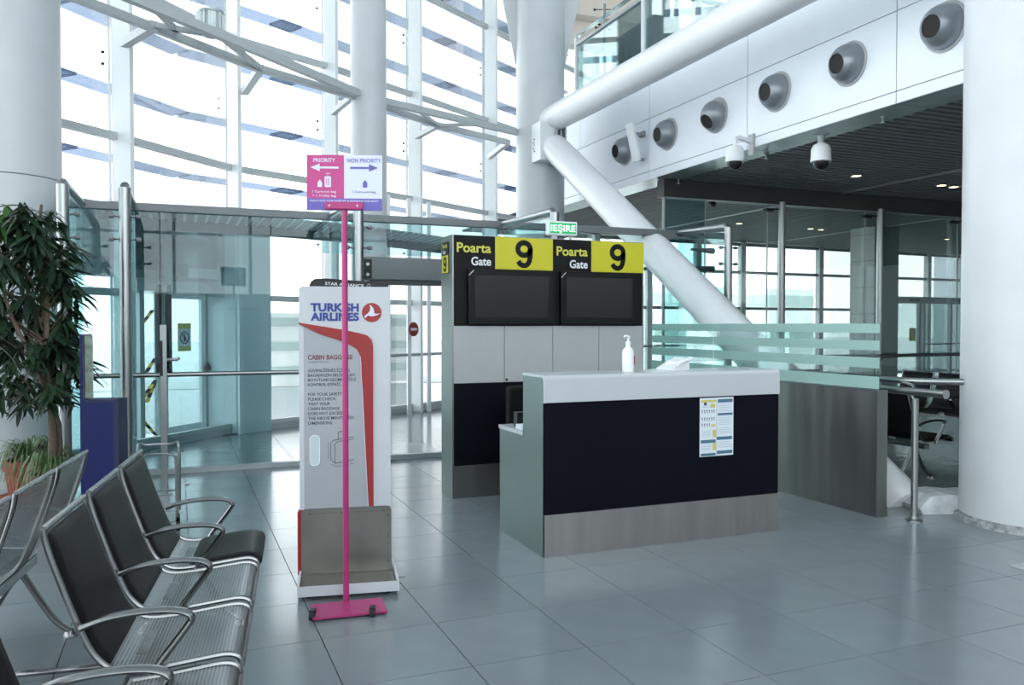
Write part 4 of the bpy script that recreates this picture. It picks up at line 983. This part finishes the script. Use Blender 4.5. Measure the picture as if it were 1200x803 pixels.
# plants
def pot(t, r, h, m, ribs=False):
    MB().lathe([(r*.68, 0), (r*.72, .01), (r*.92, h*.72), (r*.93, h*.75), (r*1.04, h*.76), (r*1.08, h*.80), (r*1.08, h*.97), (r*1.04, h), (r*.96, h), (r*.94, h*.9)], 36).build('pot', m, t)
    MB().lathe([(.001, h*.88), (r*.93, h*.9)], 24).build('soil', 'soil', t)
    if ribs:
        for k in range(26):
            a = 2*PI*k/26; MB().tube([V(cos(a)*r*.74, sin(a)*r*.74, .02), V(cos(a)*r*.915, sin(a)*r*.915, h*.68)], .006, 5).build('rib', m, t)
sp1 = thing('spider_plant', 'spider plant with arching striped leaves in a ribbed terracotta pot on a saucer', 'plant', (-1.26, 8.52, 0))
pot(sp1, .19, .38, 'terracotta', True)
MB().lathe([(.17, -.0), (.24, .02), (.26, .05), (.25, .055), (.16, .02)], 30).build('saucer', 'terracotta', sp1)
def blades(n, rad, top, spread, seed):
    r = random.Random(seed); m = MB()
    for k in range(n):
        a = r.uniform(0, 2*PI); L = r.uniform(.16, .34)*spread; lift = r.uniform(.08, .20); w = r.uniform(.004, .007)
        b = V(cos(a), sin(a), 0); s = V(-sin(a), cos(a), 0); p0 = b*r.uniform(0, rad*.6) + V(0, 0, top); rows = []
        for q in range(7):
            t = q/6; c = p0 + b*L*t + V(0, 0, lift*sin(t*PI*.95)*1.2 - .20*t*t*spread + lift*.2*t); ww = w*(1-t**2.5)+.0008
            rows.append((c-s*ww, c+V(0, 0, -.002), c+s*ww))
        o = len(m.v)
        for rr in rows: m.v += [tuple(p) for p in rr]
        for q in range(6):
            for j in range(2): m.f.append((o+q*3+j, o+q*3+j+1, o+(q+1)*3+j+1, o+(q+1)*3+j)); m.sm.append(True)
    return m
o = blades(130, .16, .37, 1.0, 3).build('foliage', 'spider_leaf', sp1); o['kind'] = 'stuff'
tp_ = thing('potted_tree', 'tall potted tree with long dark narrow leaves at the left column', 'plant', (-.93, 7.42, 0))
pot(tp_, .16, .42, 'dark_pot')
o = blades(120, .12, .40, .9, 5).build('underplanting', 'spider_leaf', tp_); o['kind'] = 'stuff'
trunk = [(0, 0, .38), (.01, 0, .7), (.0, .01, 1.0), (-.02, .0, 1.4), (-.03, .02, 1.9), (-.06, 0, 2.35), (-.05, 0, 2.55)]
MB().tube(path_profile(trunk, 3), [.036 - .026*i/18 for i in range(19)], 10).build('trunk', 'bark', tp_)
MB().tube(path_profile([(.03, .03, .38), (.05, .02, .8), (-.1, -.1, 1.3), (-.28, -.15, 1.8), (-.33, -.1, 2.35)], 3), [.024 - .015*i/12 for i in range(13)], 8).build('stem', 'bark', tp_)
def leafmesh(seed, mt):
    r = random.Random(seed); m = MB(); L = .20; W = .021; dr = r.uniform(.03, .07)
    rows = []
    for q in range(7):
        t = q/6; w = W*sin(PI*min(1, t**.75))**.8 + .0008
        c = V(L*t, 0, -dr*t*t); rows += [c + V(0, -w, .004), c, c + V(0, w, .004)]
    m.v = [tuple(p) for p in rows]
    for q in range(6):
        for j in range(2): m.f.append((q*3+j, q*3+j+1, (q+1)*3+j+1, (q+1)*3+j)); m.sm.append(True)
    return m.mesh('leaf', mt)
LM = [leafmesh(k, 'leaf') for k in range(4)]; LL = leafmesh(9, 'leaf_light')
clusters = []
rr = random.Random(21)
for k in range(100):
    z = rr.uniform(1.02, 2.50); rad = .40 if z < 1.6 else .36 if z < 2.2 else .28
    a = rr.uniform(0, 2*PI); q = rr.uniform(.25, 1)
    clusters.append(V(-.13 + cos(a)*rad*q*1.0, sin(a)*rad*q*.8, z))
rest = MB(); nleaf = 0; br = MB()
for c in clusters:
    base = V(-.05, 0, max(.9, c.z - .28)); mid = (base+c)/2 + V(0, 0, .02); br.tube([base, mid, c], [.008, .005, .003], 5)
    out = V(c.x+.12, c.y, 0); out = out.normalized() if out.length > .01 else V(1, 0, 0)
    for j in range(13):
        a = rr.uniform(0, 2*PI); d_ = (V(cos(a), sin(a), rr.uniform(-.9, .25)) + out*.5 + V(0, 0, -.25)).normalized()
        s = rr.uniform(.75, 1.2); p = c + V(rr.uniform(-.03, .03), rr.uniform(-.03, .03), rr.uniform(-.09, .05))
        x = d_; y = V(0, 0, 1).cross(x).normalized(); y = (y + V(0, 0, rr.uniform(-.5, .5))).normalized(); z = x.cross(y).normalized(); y = z.cross(x)
        mx = Matrix.Translation(p) @ Matrix((x*s, y*s, z*s)).transposed().to_4x4()
        near = (c.y < .12)
        if nleaf < 296 and near:
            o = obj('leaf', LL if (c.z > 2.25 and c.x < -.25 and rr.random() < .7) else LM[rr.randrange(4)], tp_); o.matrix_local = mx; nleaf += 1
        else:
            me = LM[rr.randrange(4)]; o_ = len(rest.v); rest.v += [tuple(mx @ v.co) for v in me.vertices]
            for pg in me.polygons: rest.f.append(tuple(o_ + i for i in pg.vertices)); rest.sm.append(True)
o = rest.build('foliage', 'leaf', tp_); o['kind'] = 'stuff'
br.build('branches', 'bark', tp_)

# ================================================================== OUTSIDE
gr = struct('ground', None); MB().box((-60, -60, -.4), (90, 90, -.16)).build('apron', 'ground_out', gr)
def block(x, y, w, dpt, h, m, label, bands=0, rz=0):
    t = thing('far_building', label, 'building', (x, y, -.16), rz)
    MB().box((0, 0, 0), (w, dpt, h)).build('wall', m, t)
    for k in range(bands): MB().box((-.03, -.03, h*(k+.45)/bands), (w+.03, dpt+.03, h*(k+.8)/bands)).build('window_band', 'build_green', t)
block(2.45, 24, 5, 4, 2.1, 'build_out', 'pale low building with green window bands outside beyond the entrance doors', 3, .3)
block(24, 40, 14, 8, 4.0, 'build_out', 'pale distant building outside the far right windows', 2, .1)
block(12, 34, 6, 6, 5.0, 'build_out', 'pale distant block outside behind the strut', 4, -.2)
